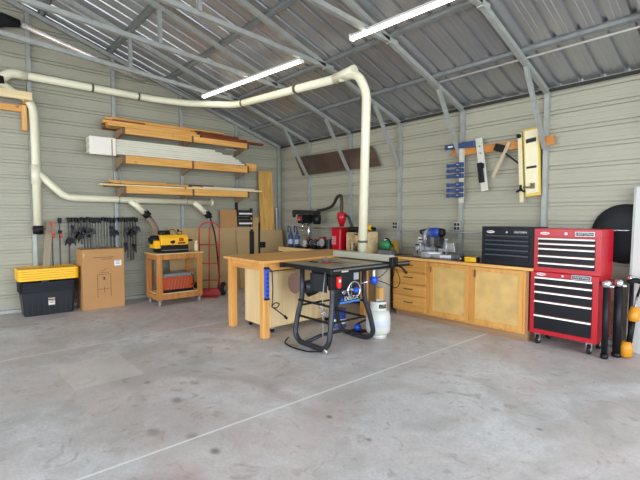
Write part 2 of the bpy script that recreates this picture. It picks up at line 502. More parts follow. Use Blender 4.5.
# shiny duct under the gable with a black hose at its end
t = thing('foil_duct', 'shiny metallic tube sloping under the left gable with black hose end', 'duct', (-8.08, .9, 4.46))
obj('foil_tube', B().tube([(-8.08, .86, 4.48), (-8.08, 1.99, 4.19), (-8.08, 2.75, 3.99)], .043, 12), mat('foil', 'f2e4dc', .3, .6, .2, 25, .4), t)
obj('hose_end', B().tube([(-8.05, -.1, 3.9), (-8.05, .15, 4.2), (-8.06, .45, 4.36), (-8.07, .7, 4.47), (-8.08, .9, 4.47)], [.11, .11, .11, .10, .055], 14), rubber, t)

# conduit with outlet boxes along the right wall
t = thing('wall_conduit', 'grey electrical conduit along the right wall with black outlets on posts', 'conduit', (-4.0, Y1 - .08, 1.27))
obj('pipe', B().tube([(-7.6, Y1 - .075, 1.275), (-2.2, Y1 - .075, 1.275)], .011, 8), steel, t)
for x in (-4.70, -3.51):
    bx = obj('outlet_box', B().box(x - .055, x + .055, Y1 - .12, Y1 - .066, 1.29, 1.44), steel, t, .004)
    for dx in (-.025, .025):
        for z in (1.335, 1.395):
            obj('socket', B().box(x + dx - .018, x + dx + .018, Y1 - .124, Y1 - .118, z - .02, z + .02), black, bx, 0)

# ---------------------------------------------------------------- ceiling lights
def tube_light(p0, p1, label):
    p0, p1 = Vector(p0), Vector(p1)
    c = (p0 + p1) / 2; ln = (p1 - p0).length; rz = math.atan2(p1.y - p0.y, p1.x - p0.x)
    t = thing('ceiling_light', label, 'light', c, rz, 'fluorescent strip lights')
    h = ln / 2
    obj('housing', B().prism([(-.028, .045), (.028, .045), (.036, .01), (-.036, .01)], 'x', -h, h), mat('light_housing', 'd5d5d0', .4), t, .003, True)
    em = bpy.data.materials.get('lit_diffuser') or mat('lit_diffuser', 'fff6e8', .4, emit=11)
    b = B(); pr = [(.034 * math.cos(a), -.030 * math.sin(a) + .008) for a in [k * PI / 8 for k in range(9)]]
    b.prism(pr, 'x', -h + .02, h - .02)
    obj('diffuser', b, em, t, 0, True)
    for s in (-1, 1): obj('end_cap', B().box(s * h - .018 if s > 0 else -h, s * h if s > 0 else -h + .018, -.038, .038, -.026, .048), white, t, .004, True)
    for s in (-1, 1): obj('hanger', B().tube([(s * h * .90, 0, .045), (s * h * .90, 0, .13)], .004, 6), steel, t, 0, True)
tube_light((-7.22, 3.49, 3.66), (-4.68, 3.73, 3.66), 'lit strip light hung under the trusses, the farther one fully in view')
tube_light((-3.74, 3.74, 3.66), (-1.30, 3.86, 3.66), 'lit strip light cut by the top of the photo, nearer one')

# ---------------------------------------------------------------- dust collection piping
t = thing('dust_piping', 'cream plastic dust collection piping along left wall and under the roof', 'pipe', (-8.0, 1.02, 1.2))
def smooth(pts, k=6, rad=.16):
    out = [Vector(pts[0])]
    for a, b, c in zip(pts[:-2], pts[1:-1], pts[2:]):
        a, b, c = Vector(a), Vector(b), Vector(c)
        r = min(rad, (b - a).length * .45, (c - b).length * .45)
        p, q = b + (a - b).normalized() * r, b + (c - b).normalized() * r
        for i in range(k + 1):
            u = i / k
            out.append(p * (1 - u) ** 2 + b * 2 * u * (1 - u) + q * u * u)
    out.append(Vector(pts[-1]))
    return out
PR = .060
main = [(-8.0, .78, 3.68), (-8.0, 2.85, 3.67), (-7.62, 3.36, 3.60), (-6.95, 4.0, 3.55), (-4.22, 4.17, 3.44)]
obj('overhead_pipe', B().tube(smooth(main, 5, .2), PR, 18), pvc, t)
obj('drop_pipe', B().tube(smooth([(-4.34, 4.16, 3.45), (-4.04, 4.17, 3.42), (-3.93, 4.22, 3.16), (-3.935, 4.22, 2.9), (-3.97, 4.20, 1.03)], 8, .22), PR * 1.0, 18), pvc, t)
cl = B()
for p, q in (((-8.0, 1.85, 3.675), (-8.0, 1.88, 3.675)), ((-6.75, 4.01, 3.541), (-6.72, 4.011, 3.54)), ((-5.3, 4.08, 3.48), (-5.27, 4.083, 3.479)), ((-8.0, 2.6, 3.67), (-8.0, 2.63, 3.67))):
    c2 = B(); c2.cyl(p, q, PR + .006, 18); obj('band_clamp', c2, mat('dark_band', '57564e', .5), t)
obj('coupling', B().cyl((-3.965, 4.20, 1.16), (-3.965, 4.20, 1.19), PR + .006, 18), mat('dark_band', '57564e', .5), t)
obj('elbow', B().tube(smooth([(-4.47, 4.16, 3.45), (-4.10, 4.17, 3.48)], 4), PR + .012, 18), pvc, t)
# the far-left junction: black coupling with two cream branches
obj('junction', B().tube([(-8.0, .45, 3.52), (-8.0, .66, 3.55)], .085, 16), rubber, t)
obj('branch_elbow', B().tube(smooth([(-8.0, .62, 3.56), (-8.0, .74, 3.68), (-8.0, .95, 3.68)], 6, .1), PR + .01, 18), pvc, t)
obj('downpipe', B().tube(smooth([(-8.0, .62, 3.50), (-8.0, .80, 3.38), (-7.99, .94, 3.34), (-7.98, 1.02, 3.2), (-7.98, 1.03, 2.9), (-7.98, 1.03, 1.36)], 6, .14), PR, 18), pvc, t)
obj('wye', B().tube([(-7.98, 1.03, 2.32), (-7.98, 1.03, 2.02)], PR + .009, 18), pvc, t)
obj('lower_pipe', B().tube(smooth([(-7.98, 1.05, 2.20), (-7.98, 1.42, 1.83), (-7.98, 1.7, 1.82), (-7.98, 3.98, 1.80)], 6, .12), PR * .95, 18), pvc, t)
obj('pipe_cap', B().cyl((-7.98, 3.98, 1.80), (-7.98, 4.03, 1.80), PR + .006, 18), pvc, t)
for y in (2.22, 3.45):
    obj('band_clamp', B().cyl((-7.98, y, 1.815), (-7.98, y + .02, 1.815), PR + .004, 18), steel, t)
g = obj('blast_gate', B().box(-8.06, -7.90, .955, 1.105, 1.31, 1.335).cyl((-7.98, 1.03, 1.24), (-7.98, 1.03, 1.37), PR + .012, 16), black, t)
for y in (2.42, 3.62):
    w_ = obj('angled_branch', B().tube([(-7.97, y, 1.80), (-7.95, y + .10, 1.72), (-7.93, y + .24, 1.58)], PR * .93, 16), pvc, t)
    obj('blast_gate', B().obox((-7.925, y + .265, 1.555), (.16, .16, .03), (R(45) * -1 + PI, 0, 0)).cyl((-7.93, y + .24, 1.59), (-7.92, y + .30, 1.52), PR + .01, 16), black, t)
# grey-brown ribbed hose from the first gate to behind the planer cart
def ribbed(pts, r, n, seg=14, amp=.06):
    P = smooth(pts, 8, .5)
    L = [0]
    for a, c in zip(P[:-1], P[1:]): L.append(L[-1] + (c - a).length)
    out = []; rs = []
    for i in range(n + 1):
        s = L[-1] * i / n
        k = max(j for j in range(len(L)) if L[j] <= s + 1e-9); k = min(k, len(P) - 2)
        u = (s - L[k]) / max(1e-6, L[k + 1] - L[k])
        out.append(P[k].lerp(P[k + 1], u)); rs.append(r * (1 + (amp if i % 2 else -amp)))
    return B().tube(out, rs, seg)
hose_m = mat('brown_grey_hose', '8a7a66', .5)
h = obj('flex_hose', ribbed([(-7.92, 2.71, 1.51), (-7.95, 2.86, 1.30), (-8.02, 2.90, .95), (-8.04, 2.86, .5), (-8.0, 2.84, .12)], .056, 90), hose_m)
tag(h, 'brown grey ribbed hose hanging from the pipe behind the planer cart', 'hose')
h = obj('flex_hose', ribbed([(-7.92, 3.93, 1.51), (-7.80, 3.97, 1.2), (-7.74, 3.99, .8), (-7.72, 4.02, .30)], .016, 60, 8), rubber)
tag(h, 'thin black hose dropping from the pipe end behind the red hand truck', 'hose')

# ---------------------------------------------------------------- shelf at the far left
t = thing('wall_shelf', 'raw pine wall shelf high at the left edge of photo', 'shelf', (X0 + .2, .6, 3.0))
obj('shelf_board', B().box(-8.13, -7.79, -.6, .97, 3.355, 3.375), pine_y, t)
obj('front_rail', B().box(-7.79, -7.75, -.6, .985, 3.26, 3.375), pale_y, t, .003)
obj('ledger', B().box(-8.14, -8.10, -.6, .94, 3.14, 3.23), pine_y, t)
obj('bracket_post', B().box(-8.14, -8.06, .88, .945, 2.85, 3.24), pine_z, t, .003)
obj('bracket_arm', B().box(-8.12, -7.79, .90, .94, 3.26, 3.35), pine_x, t, .003)

# ---------------------------------------------------------------- lumber rack
t = thing('lumber_rack', 'pine lumber rack with three levels of brackets on left wall', 'rack', (X0 + .08, 3.47, 1.8))
LEV = [(2.915, 3.02), (2.42, 2.555), (1.915, 2.03)]
grayply = wood('weathered_ply', 'a38a6c', '8b7258', 'z')
for i, (z0, z1) in enumerate(LEV):
    fa = obj('fascia_board', B().box(-7.69, -7.65, 2.27, 3.46, z0, z1), pine_y, t, .003)
    fa = obj('fascia_board', B().box(-7.69, -7.65, 3.47, 4.67, z0, z1), pine_y, t, .003)
    for y in (2.24, 3.465, 4.66):
        br = obj('bracket', B().prism([(-8.14, z0 - .10), (-8.14, z1 - .01), (-7.69, z1 - .01), (-7.69, z0 + .01), (-7.80, z0 - .01)], 'y', y - .02, y + .02), grayply, t, .002)
        obj('bracket_strap', B().box(-7.648, -7.642, y - .015, y + .02, z0 - .01, z1 + .005), mat('brown_metal', '6b5138', .5, .3), t)
for y in (2.20, 4.62):
    obj('support_rod', B().tube([(-7.72, y, 1.92), (-7.72, y, 2.42)], .006, 6), darksteel, t)
    obj('support_rod', B().tube([(-7.98, y, 1.92), (-7.98, y, 2.42)], .006, 6), darksteel, t)

def plank(y0, y1, xc, wd, z0, th, m, label, group, rx=0, bev=.002):
    o = obj('board', B().box(xc - wd / 2, xc + wd / 2, y0, y1, z0, z0 + th), m, None, bev)
    if rx: o.rotation_euler = (rx, 0, 0)
    tag(o, label, 'board', group)
T3 = 'boards on the top level of the lumber rack'
z = 3.025
plank(2.0, 3.62, -7.72, .12, z, .04, pine_y, 'thick pine board along the front of the top rack level, left half', T3)
plank(2.05, 4.30, -7.87, .14, z, .04, pine_y, 'pine board behind the front one on the top rack level', T3)
plank(2.02, 4.25, -8.04, .14, z, .04, red_y, 'reddish board lying flat against the wall on top rack level', T3)
plank(3.66, 5.06, -7.72, .11, z, .035, red_y, 'dark reddish board sticking out at the right end of top rack level', T3)
z = 3.07
plank(1.94, 3.55, -7.74, .13, z, .04, pine_y, 'pine board ending halfway, second layer at the front of top level', T3)
plank(1.97, 2.75, -7.88, .12, z, .035, red_y, 'short dark red board at the left end of the top level', T3)
plank(3.62, 4.7, -7.80, .12, z, .03, red_y, 'red brown board on the right half of the top rack level', T3)
plank(3.60, 4.05, -7.90, .06, z, .05, mat('grey_offcut', '8d8a86', .6), 'grey offcut lying in the gap on the top rack level', T3)
z = 3.115
plank(2.02, 3.58, -7.86, .14, z + .032, .036, pine_y, 'pine board with rough edge just below the topmost one, top level', T3)
plank(3.70, 4.55, -7.88, .12, z + .005, .034, red_y, 'rust coloured board leaning at the right half of the top level', T3)
plank(2.05, 2.95, -8.02, .12, z + .062, .03, red_y, 'thin maroon board highest at the back of top level', T3)
plank(2.10, 2.62, -7.74, .09, z, .028, red_y, 'short maroon offcut on top of the upper left pile', T3)
plank(2.15, 4.32, -8.06, .10, z + .094, .035, pine_y, 'long pale pine board topmost on the top rack level', T3)
plank(2.2, 3.5, -7.86, .13, z, .03, pine_y, 'pine board under the topmost long one at the top level', T3)
T2 = 'white trim boards on the middle rack level'
wtrim = mat('white_trim_board', 'd9d6c4', .5, 0, .04, 4)
zz = 2.565
for k, (y0, y1, xc) in enumerate(((1.72, 4.60, -7.78), (1.73, 4.52, -7.78), (1.725, 4.47, -7.78), (1.72, 4.40, -7.79), (1.73, 4.33, -7.79), (1.72, 4.10, -7.80), (1.725, 3.95, -7.80))):
    if k == 0: th = .036
    th = .034
    plank(y0, y1, xc, .20, zz + k * .0365, th, wtrim, 'long white trim board, %s from the bottom of the stack on the middle rack level' % ORD[k], T2)
t2 = thing('board', 'white wrapped end board at the left tip of the white stack', 'board', (-7.66, 1.95, 2.52), 0)
obj('torn_edge', B().box(-7.6545, -7.652, 2.05, 2.066, 2.53, 2.80), mat('torn_brown', '9c7a5c', .7), t2)
obj('panel', B().box(-7.672, -7.655, 1.72, 2.12, 2.53, 2.82), mat('white_wrap', 'efe9dc', .5), t2, .01)
plank(4.66, 4.90, -7.74, .07, 2.47, .15, pine_y, 'short pine offcut standing past the right end of the middle level', None)
plank(4.15, 4.40, -7.67, .03, 2.835, .03, mat('grey_offcut', '8d8a86', .6), 'dark grey strip lying on the right end of white stack', None)
T1 = 'boards on the bottom level of the lumber rack'
z = 2.035
plank(1.86, 3.30, -7.70, .09, z + .0, .026, pale_y, 'pale thin board poking out at the left end of bottom level', T1)
plank(2.05, 3.40, -7.82, .12, z, .035, pine_y, 'pine board behind the pale one on the bottom rack level', T1)
plank(2.0, 3.45, -7.98, .12, z, .04, red_y, 'reddish board at the back of the bottom rack level', T1)
plank(2.06, 3.05, -7.95, .12, z + .078, .03, pine_y, 'short pine board highest at the left of the bottom level', T1)
plank(2.25, 3.2, -8.07, .10, z + .045, .03, red_y, 'brown batten at the very back of the bottom level', T1)
plank(2.1, 3.42, -7.84, .16, z + .045, .03, pine_y, 'golden board on top at the left half of the bottom level', T1)
plank(3.34, 5.0, -7.70, .10, z + .0, .034, pale_y, 'long pale board along the right half of bottom level', T1)
plank(3.35, 5.06, -7.82, .12, z, .035, pine_y, 'pine board reaching past the right end of bottom rack level', T1)
plank(3.7, 4.85, -7.77, .13, z + .04, .022, wtrim, 'white trim strip on top of the right half of bottom level', T1)
plank(3.55, 4.75, -7.93, .10, z + .04, .03, pale_y, 'cream strip behind the white one on the bottom level', T1)
plank(3.5, 4.0, -7.90, .06, z + .072, .025, red_y, 'short dark offcut on the right half of the bottom level', T1)

# ---------------------------------------------------------------- stack of totes
def tote_mesh(x0, x1, y0, y1, z0, z1, taper=.045, wall=.006, rim=.02):
    b = B()
    def ring(d, z, rad=.06):
        pts = []
        ax0, ax1, ay0, ay1 = x0 + d, x1 - d, y0 + d, y1 - d
        for cx, cy, a0 in ((ax1 - rad, ay1 - rad, 0), (ax0 + rad, ay1 - rad, 90), (ax0 + rad, ay0 + rad, 180), (ax1 - rad, ay0 + rad, 270)):
            for k in range(5):
                a = R(a0 + k * 22.5); pts.append(b.bm.verts.new((cx + rad * math.cos(a), cy + rad * math.sin(a), z)))
        return pts
    rs = [ring(taper + .01, z0), ring(.038, z1 - .016), ring(.002, z1 - .013), ring(0, z1), ring(.02, z1), ring(taper + wall, z0 + wall)]
    for A, D in zip(rs[:-1], rs[1:]):
        for k in range(20):
            f = b.bm.faces.new((A[k], A[(k + 1) % 20], D[(k + 1) % 20], D[k])); f.smooth = False
    b.bm.faces.new(list(reversed(rs[0]))); b.bm.faces.new(rs[-1])
    return b
tb = mat('black_tote_plastic', '24262c', .4, spec=.35)
tx0, tx1, ty0, ty1 = -8.13, -7.62, .73, 1.49
TH = .37
names = ['bottom', 'second from the bottom', 'third from the bottom', 'fourth from the bottom', 'fifth from the bottom', 'topmost']
for k in range(6):
    zb = .0 + k * .029
    t = thing('storage_tote', 'black plastic tote in the nested stack, %s one under the yellow lids' % names[k], 'storage bin', ((tx0 + tx1) / 2, (ty0 + ty1) / 2, zb), 0, 'nested black totes')
    obj('tub', tote_mesh(tx0, tx1, ty0, ty1, zb, zb + TH), tb, t)
    if k == 0:
        rb = B()
        for j in range(9):
            y = ty0 + .09 + j * .072
            rb.beam((tx1 - .041, y, .03), (tx1 - .030, y, .33), .018, .012, (1, 0, 0))
        obj('ribs', rb, tb, t)
        st = obj('sticker', B().obox((tx1 - .026, 1.13, .19), (.004, .085, .075), (0, R(-1.8) * -1, 0)), mat('sticker_white', 'e8e2da', .6), t)
        obj('sticker_print', B().box(tx1 - .0265, tx1 - .0205, 1.095, 1.165, .212, .222).box(tx1 - .027, tx1 - .0215, 1.10, 1.16, .185, .197), mat('print_brown', '8a4a3c', .6), st)
        obj('sticker', B().box(tx1 - .029, tx1 - .0205, 1.085, 1.175, .245, .262), mat('sticker_red', 'c9b7ae', .6), t)
def lid(z, k, nm):
    t = thing('tote_lid', 'yellow tote lid, %s in the pile on the black totes' % nm, 'lid', ((tx0 + tx1) / 2, (ty0 + ty1) / 2, z), 0, 'yellow lids on the totes')
    b = B(); x0, x1, y0, y1 = tx0 - .0, tx1 + .012, ty0 - .02, ty1 + .02
    def ring(d, zz, rad=.055):
        pts = []
        for cx, cy, a0 in ((x1 - d - rad, y1 - d - rad, 0), (x0 + d + rad, y1 - d - rad, 90), (x0 + d + rad, y0 + d + rad, 180), (x1 - d - rad, y0 + d + rad, 270)):
            for q in range(5):
                a = R(a0 + q * 22.5); pts.append(b.bm.verts.new((cx + rad * math.cos(a), cy + rad * math.sin(a), zz)))
        return pts
    h = .034
    rs = [ring(.03, z + h - .014), ring(.012, z), ring(0, z), ring(0, z + h - .004), ring(.004, z + h), ring(.03, z + h), ring(.045, z + h - .012)]
    for A, D in zip(rs[:-1], rs[1:]):
        for q in range(20): b.bm.faces.new((A[q], A[(q + 1) % 20], D[(q + 1) % 20], D[q]))
    b.bm.faces.new(list(reversed(rs[0]))); b.bm.faces.new(rs[-1])
    obj('panel', b, mat('yellow_lid', 'fcc008', .38), t, .002)
    return t
for k, nm in enumerate(('bottom one', 'second from the bottom', 'third from the bottom', 'fourth from the bottom', 'topmost one')):
    lid(.545 + k * .036, k, nm)

# ---------------------------------------------------------------- tall cardboard box
t = thing('cardboard_box', 'tall brown cardboard box with white shipping label beside the totes', 'box', (-7.72, 1.86, 0), R(91))
CBm = obj('carton', B().box(-.315, .315, -.16, .24, .003, .985), card, t, .004, True)
cw = mat('label_white', 'e9e9e6', .6); ck = mat('print_dark', '57402c', .7)
f = B()
f.box(-.316, .316, .038, .044, .975, .9865)
obj('top_flap_seam', f, ck, t, 0, True)
obj('tape', B().box(-.30, -.285, -.1625, -.16, .86, .93), mat('tape_tan', 'd8b98a', .4), t, 0, True)
lb = obj('shipping_label', B().box(.16, .27, -.1625, -.1598, .70, .79), cw, t, 0, True)
b = B()
for k, wd in enumerate((.07, .05, .06)): b.box(.215 - wd / 2, .215 + wd / 2, -.1635, -.162, .775 - k * .022, .781 - k * .022)
obj('label_print', b, mat('print_black', '222222', .7), lb, 0, True)
b = B()
b.box(-.16, .16, -.1622, -.160, .845, .853).box(-.03, .12, -.1622, -.16, .815, .821)
def stroke(b, pts, wd=.006, y=-.1612):
    for (xa, za), (xb, zb) in zip(pts[:-1], pts[1:]): b.beam((xa, y, za), (xb, y, zb), .0016, wd, (0, 0, 1) if abs(xb - xa) > abs(zb - za) else (1, 0, 0))
stroke(b, [(-.10, .20), (-.10, .57), (.10, .57), (.10, .20)]); stroke(b, [(-.10, .33), (.10, .33)]); stroke(b, [(-.05, .62), (.05, .66)])
stroke(b, [(0, .36), (0, .27)]); stroke(b, [(-.07, .60), (.07, .60)])
b.box(-.012, .014, -.1622, -.16, .48, .53)
obj('printed_drawing', b, ck, t, 0, True)

# ---------------------------------------------------------------- things leaning and hanging at the far left
o = obj('leaning_board', B().beam((-7.98, 1.06, .05), (-8.07, 1.20, 1.44), .10, .02, (1, 0, 0)), mat('taupe_board', '9a8c78', .7), None, .004)
tag(o, 'taupe grey board leaning against the wall behind the yellow lids', 'board')
def bar_clamp(name, loc, bar_len, kind, label, group, handle=black, barc=None, jaw=black, hz=.2):
    """hangs from z=loc, front faces local -y"""
    t = thing(name, label, 'clamp', loc, R(90), group)
    barc = barc or mat('clamp_bar', '3b3c3d', .45, .4)
    obj('bar', B().box(-.0085, .0085, -.012, .012, -bar_len, .02), barc, t, 0, True)
    ja, jb = random.uniform(.012, .028), random.uniform(-.02, .03)
    obj('fixed_jaw', B().prism([(-ja, .03 + jb * .3), (ja, .03 + jb * .3), (ja, -.03 + jb), (.006, -.05 + jb), (-ja, -.04 + jb)], 'y', -.085, .012), jaw, t, .003, True)
    if kind:
        s = obj('sliding_jaw', B().box(-.02, .02, -.08, .015, -hz - .05, -hz), jaw, t, .004, True)
        if kind == 1:
            obj('handle', B().tube([(0, -.02, -hz - .03), (.01, -.055, -hz - .06), (.014, -.06, -hz - .13)], [.012, .016, .013], 8), handle, s, 0, True)
        elif kind == 2:
            obj('handle', B().prism([(-.02, -hz + .03), (.05, -hz + .0), (.075, -hz - .09), (.03, -hz - .07), (.0, -hz - .13), (-.03, -hz - .07), (-.07, -hz - .12), (-.065, -hz - .04)], 'y', -.07, -.03), handle, s, .003, True)
    return t
OR_ = mat('orange_clamp', 'c8502a', .45)
bar_clamp('bar_clamp', (-8.08, 1.23, 1.41), .85, 1, 'orange and black bar clamp hanging left, lower of the two orange ones', None, OR_, None, OR_, .12)
bar_clamp('bar_clamp', (-8.10, 1.34, 1.47), .80, 1, 'orange and black bar clamp hanging higher, nearest the black clamp row', None, OR_, None, black, .18)
rail = thing('clamp_rail', 'dark wall rail from which the black bar clamps hang', 'rail', (-8.15, 2.04, 1.46))
obj('rail_strip', B().box(-8.155, -8.12, 1.44, 2.60, 1.470, 1.490), black, rail, .003)
pg = B()
for k in range(24): pg.box(-8.12, -8.09, 1.455 + k * .0465, 1.462 + k * .0465, 1.47, 1.485)
obj('hooks', pg, blackm, rail)
bar_l = mat('clamp_bar_light', '67695f', .4, .5)
specs = []
ys = [1.47 + i * .0465 for i in range(24)]
kinds = [(.75, 2, .32), (.40, 1, .10), (.45, 2, .20), (.40, 2, .24), (.42, 2, .16), (.85, 2, .14), (.85, 1, .18), (.85, 2, .17), (.9, 0, 0), (.9, 0, 0), (.9, 0, 0), (.9, 0, 0), (.9, 0, 0), (.9, 0, 0), (.85, 1, .12), (.85, 2, .2), None, (.60, 0, 0), (.62, 0, 0), (.60, 1, .42), (.70, 2, .16), (.75, 2, .20), (.74, 1, .45), (.62, 2, .14)]
cnt = 0
gl = 'black bar clamps on the wall rail'
left_n = 0; right_n = 0
for i, (y, k) in enumerate(zip(ys, kinds)):
    if k is None: continue
    if i < 16:
        nm = 'black bar clamp left of the grey post, %s one from the left' % (ORD + ['thirteenth', 'fourteenth', 'fifteenth', 'sixteenth'])[left_n]; left_n += 1
    else:
        nm = 'black bar clamp right of the grey post, %s one from the post' % ORD[right_n]; right_n += 1
    xx = -8.085
    bar_clamp('bar_clamp', (xx, y, 1.47), k[0], k[1], nm, gl, mat('dark_violet_handle', '2c2430', .5) if i % 3 else black, bar_l if k[1] == 0 else None, black, k[2])
o = obj('wall_stick', B().beam((-8.10, 2.70, .15), (-8.12, 2.70, 1.25), .012, .02), steel)
tag(o, 'thin grey rod leaning on the wall between clamps and ribbed hose', 'rod')

# ---------------------------------------------------------------- planer cart
cartw = wood('cart_pine', 'c98a4c', '9c6430', 'z', grain=.6, knots=.3)
t = thing('planer_cart', 'pine cart on casters carrying the yellow planer', 'cart', (-7.40, 2.975, 0), R(90))
hw, hd, H0 = .405, .27, .10
for sx in (-1, 1):
    for sy in (-1, 1):
        obj('leg', B().box(sx * hw - (.09 if sx > 0 else 0), sx * hw + (.09 if sx < 0 else 0), sy * hd - (.04 if sy > 0 else 0), sy * hd + (.04 if sy < 0 else 0), H0, .87), cartw, t, .003, True)
        cs = obj('caster', B().cyl((sx * (hw - .05) - .014, sy * (hd - .04), .037), (sx * (hw - .05) + .014, sy * (hd - .04), .037), .037, 16), mat('caster_grey', '9b9a98', .4), t, 0, True)
        obj('caster_fork', B().box(sx * (hw - .05) - .024, sx * (hw - .05) + .024, sy * (hd - .04) - .02, sy * (hd - .04) + .02, .062, .10), chrome, cs, 0, True)
obj('top', B().box(-hw - .02, hw + .02, -hd - .02, hd + .02, .872, .892), wood('ply_top', 'dcc08e', 'c3a26c', 'x'), t, .002, True)
for z0, z1 in ((.785, .87), (.10, .19)):
    for sy in (-1, 1): obj('rail', B().box(-hw + .09, hw - .09, sy * hd - (.03 if sy > 0 else 0), sy * hd + (.03 if sy < 0 else 0), z0, z1), cartw, t, .002, True)
    for sx in (-1, 1): obj('side_rail', B().box(sx * hw - (.03 if sx > 0 else 0), sx * hw + (.03 if sx < 0 else 0), -hd + .04, hd - .04, z0, z1), cartw, t, .002, True)
obj('shelf', B().box(-hw + .03, hw - .03, -hd + .03, hd - .03, .19, .205), ply_light, t, 0, True)
# orange case and grey lid on its shelf
o = thing('tool_case', 'orange case with a grey latched lid on the cart shelf', 'case', (-7.38, 2.96, .206), R(90))
b = B(); b.prism([(-.26, 0), (.26, 0), (.275, .27), (-.275, .27)], 'y', -.19, .17); obj('body', b, orange, o, .008, True)
b = B(); 
for k in range(7): b.beam((-.19 + k * .055, -.195, .05), (-.15 + k * .055, -.195, .24), .012, .006, (1, 0, 0))
obj('ribs', b, mat('grey_metal_dull', '8f8880', .4, .4), o, 0, True)
obj('base_strip', B().box(-.27, .27, -.20, -.19, 0, .05), black, o, .003, True)
obj('lid', B().prism([(-.28, .272), (.28, .272), (.26, .33), (-.24, .33)], 'y', -.21, .17), mat('grey_lid', '8b9092', .35, .3), o, .006, True)
obj('handle', B().tube([(.22, -.21, .30), (.25, -.235, .27), (.25, -.235, .12), (.22, -.20, .10)], .009, 8), black, o, 0, True)
# planer
o = thing('thickness_planer', 'yellow and black benchtop planer on the pine cart', 'planer', (-7.37, 2.91, .894), R(90))
obj('base', B().box(-.25, .25, -.17, .17, 0, .05), blackm, o, .006, True)
for s in (-1, 1): obj('folding_table', B().prism([(-.25, 0.05), (.25, .05), (.25, .06), (-.25, .06)], 'y', s * .17 if s > 0 else -.30, .30 if s > 0 else -.17), chrome, o, 0, True)
for sx in (-1, 1):
    for sy in (-1, 1): obj('post', B().cyl((sx * .20, sy * .12, .05), (sx * .20, sy * .12, .24), .014, 10), chrome, o, 0, True)
b = B(); b.prism([(-.16, .13), (.16, .13), (.165, .25), (.11, .305), (-.11, .305), (-.165, .25)], 'x', -.23, .25)
hd_ = obj('head', b, yellow, o, .012, True)
obj('emblem', B().prism([(-.07, .20), (-.02, .215), (.01, .20), (0, .165), (-.04, .15), (-.075, .175)], 'y', -.170, -.163), black, hd_, 0, True)
obj('warning_label', B().box(.08, .16, -.170, -.163, .19, .25), mat('label_red', 'b5341f', .5), hd_, 0, True)
obj('warning_label', B().box(.06, .19, -.170, -.163, .15, .175), black, hd_, 0, True)
obj('motor', B().lathe([(.05, -.36), (.075, -.35), (.08, -.27), (.08, -.23)], (0, 0, .22), 'x').lathe([(.045, -.38), (.05, -.36)], (0, 0, .22), 'x'), black, o, 0, True)
obj('chute', B().prism([(-.16, .08), (-.10, .21), (.10, .21), (.14, .08)], 'x', -.33, -.235), yellow, o, .01, True)
obj('crank', B().tube([(.18, -.05, .305), (.18, -.05, .36), (.11, -.05, .37)], .008, 8).cyl((.11, -.05, .35), (.11, -.05, .40), .016, 10), black, o, 0, True)
obj('side_knob', B().cyl((.25, -.05, .20), (.29, -.05, .20), .012, 10).cyl((.29, -.05, .20), (.37, -.05, .20), .018, 12), black, o, 0, True)
obj('top_motor', B().cyl((-.20, .03, .33), (-.02, .03, .33), .05, 16), blackm, o, 0, True)
obj('lift_handle', B().tube([(-.20, -.10, .28), (-.17, -.12, .37), (0, -.12, .40), (.10, -.10, .30)], .007, 8), black, o, 0, True)
obj('skirt', B().box(-.23, .25, -.165, -.15, .06, .13), black, o, .004, True)
o = thing('glue_bottle', 'cream translucent jar at the right end of the cart top', 'bottle', (-7.27, 3.33, .893))
obj('body', B().lathe([(.036, 0), (.04, .01), (.04, .12), (.03, .145), (.018, .15)], (-7.27, 3.33, .893)), mat('cream_jar', 'd9cc9a', .35), o)
obj('cap', B().cyl((-7.27, 3.33, 1.043), (-7.27, 3.33, 1.085), .022, 14), mat('cream_cap', 'e6dfc4', .4), o)

# ---------------------------------------------------------------- hand truck
hr = mat('hand_truck_red', 'b02a2c', .4)
t = thing('hand_truck', 'red tubular hand truck standing against the plywood', 'hand truck', (-7.49, 3.68, 0), R(52))
P = []
for k in range(9):
    a = PI - k * PI / 8
    P.append((.19 * math.cos(a), .09, 1.28 + .13 * math.sin(a)))
obj('frame', B().tube([(-.19, .0, .10), (-.19, .09, 1.28)] + P[1:-1] + [(.19, .09, 1.28), (.19, .0, .10)], .014, 10), hr, t, 0, True)
obj('center_tube', B().tube([(.0, .0, .10), (.0, .088, 1.26), (.03, .09, 1.40)], .011, 8), hr, t, 0, True)
for z in (.30, .62, .98): obj('crossbar', B().tube([(-.19, .01 + z * .06, z), (.19, .01 + z * .06, z)], .010, 8), hr, t, 0, True)
obj('toe_plate', B().box(-.20, .20, -.22, .01, .008, .018).box(-.20, .20, 0, .012, .01, .14), hr, t, .002, True)
obj('axle', B().cyl((-.28, .10, .12), (.28, .10, .12), .011, 10).beam((-.15, .10, .12), (-.19, .02, .32), .02, .012).beam((.15, .10, .12), (.19, .02, .32), .02, .012), blackm, t, 0, True)
for s in (-1, 1):
    wl = obj('wheel', B().lathe([(.06, -.035), (.11, -.04), (.125, -.02), (.125, .02), (.11, .04), (.06, .035)], (s * .25, .10, .126), 'x'), rubber, t, 0, True)
    obj('hub', B().lathe([(.02, -.044), (.055, -.038), (.055, .038), (.02, .044)], (s * .25, .10, .126), 'x'), mat('hub_white', 'c9c8c4', .4), wl, 0, True)

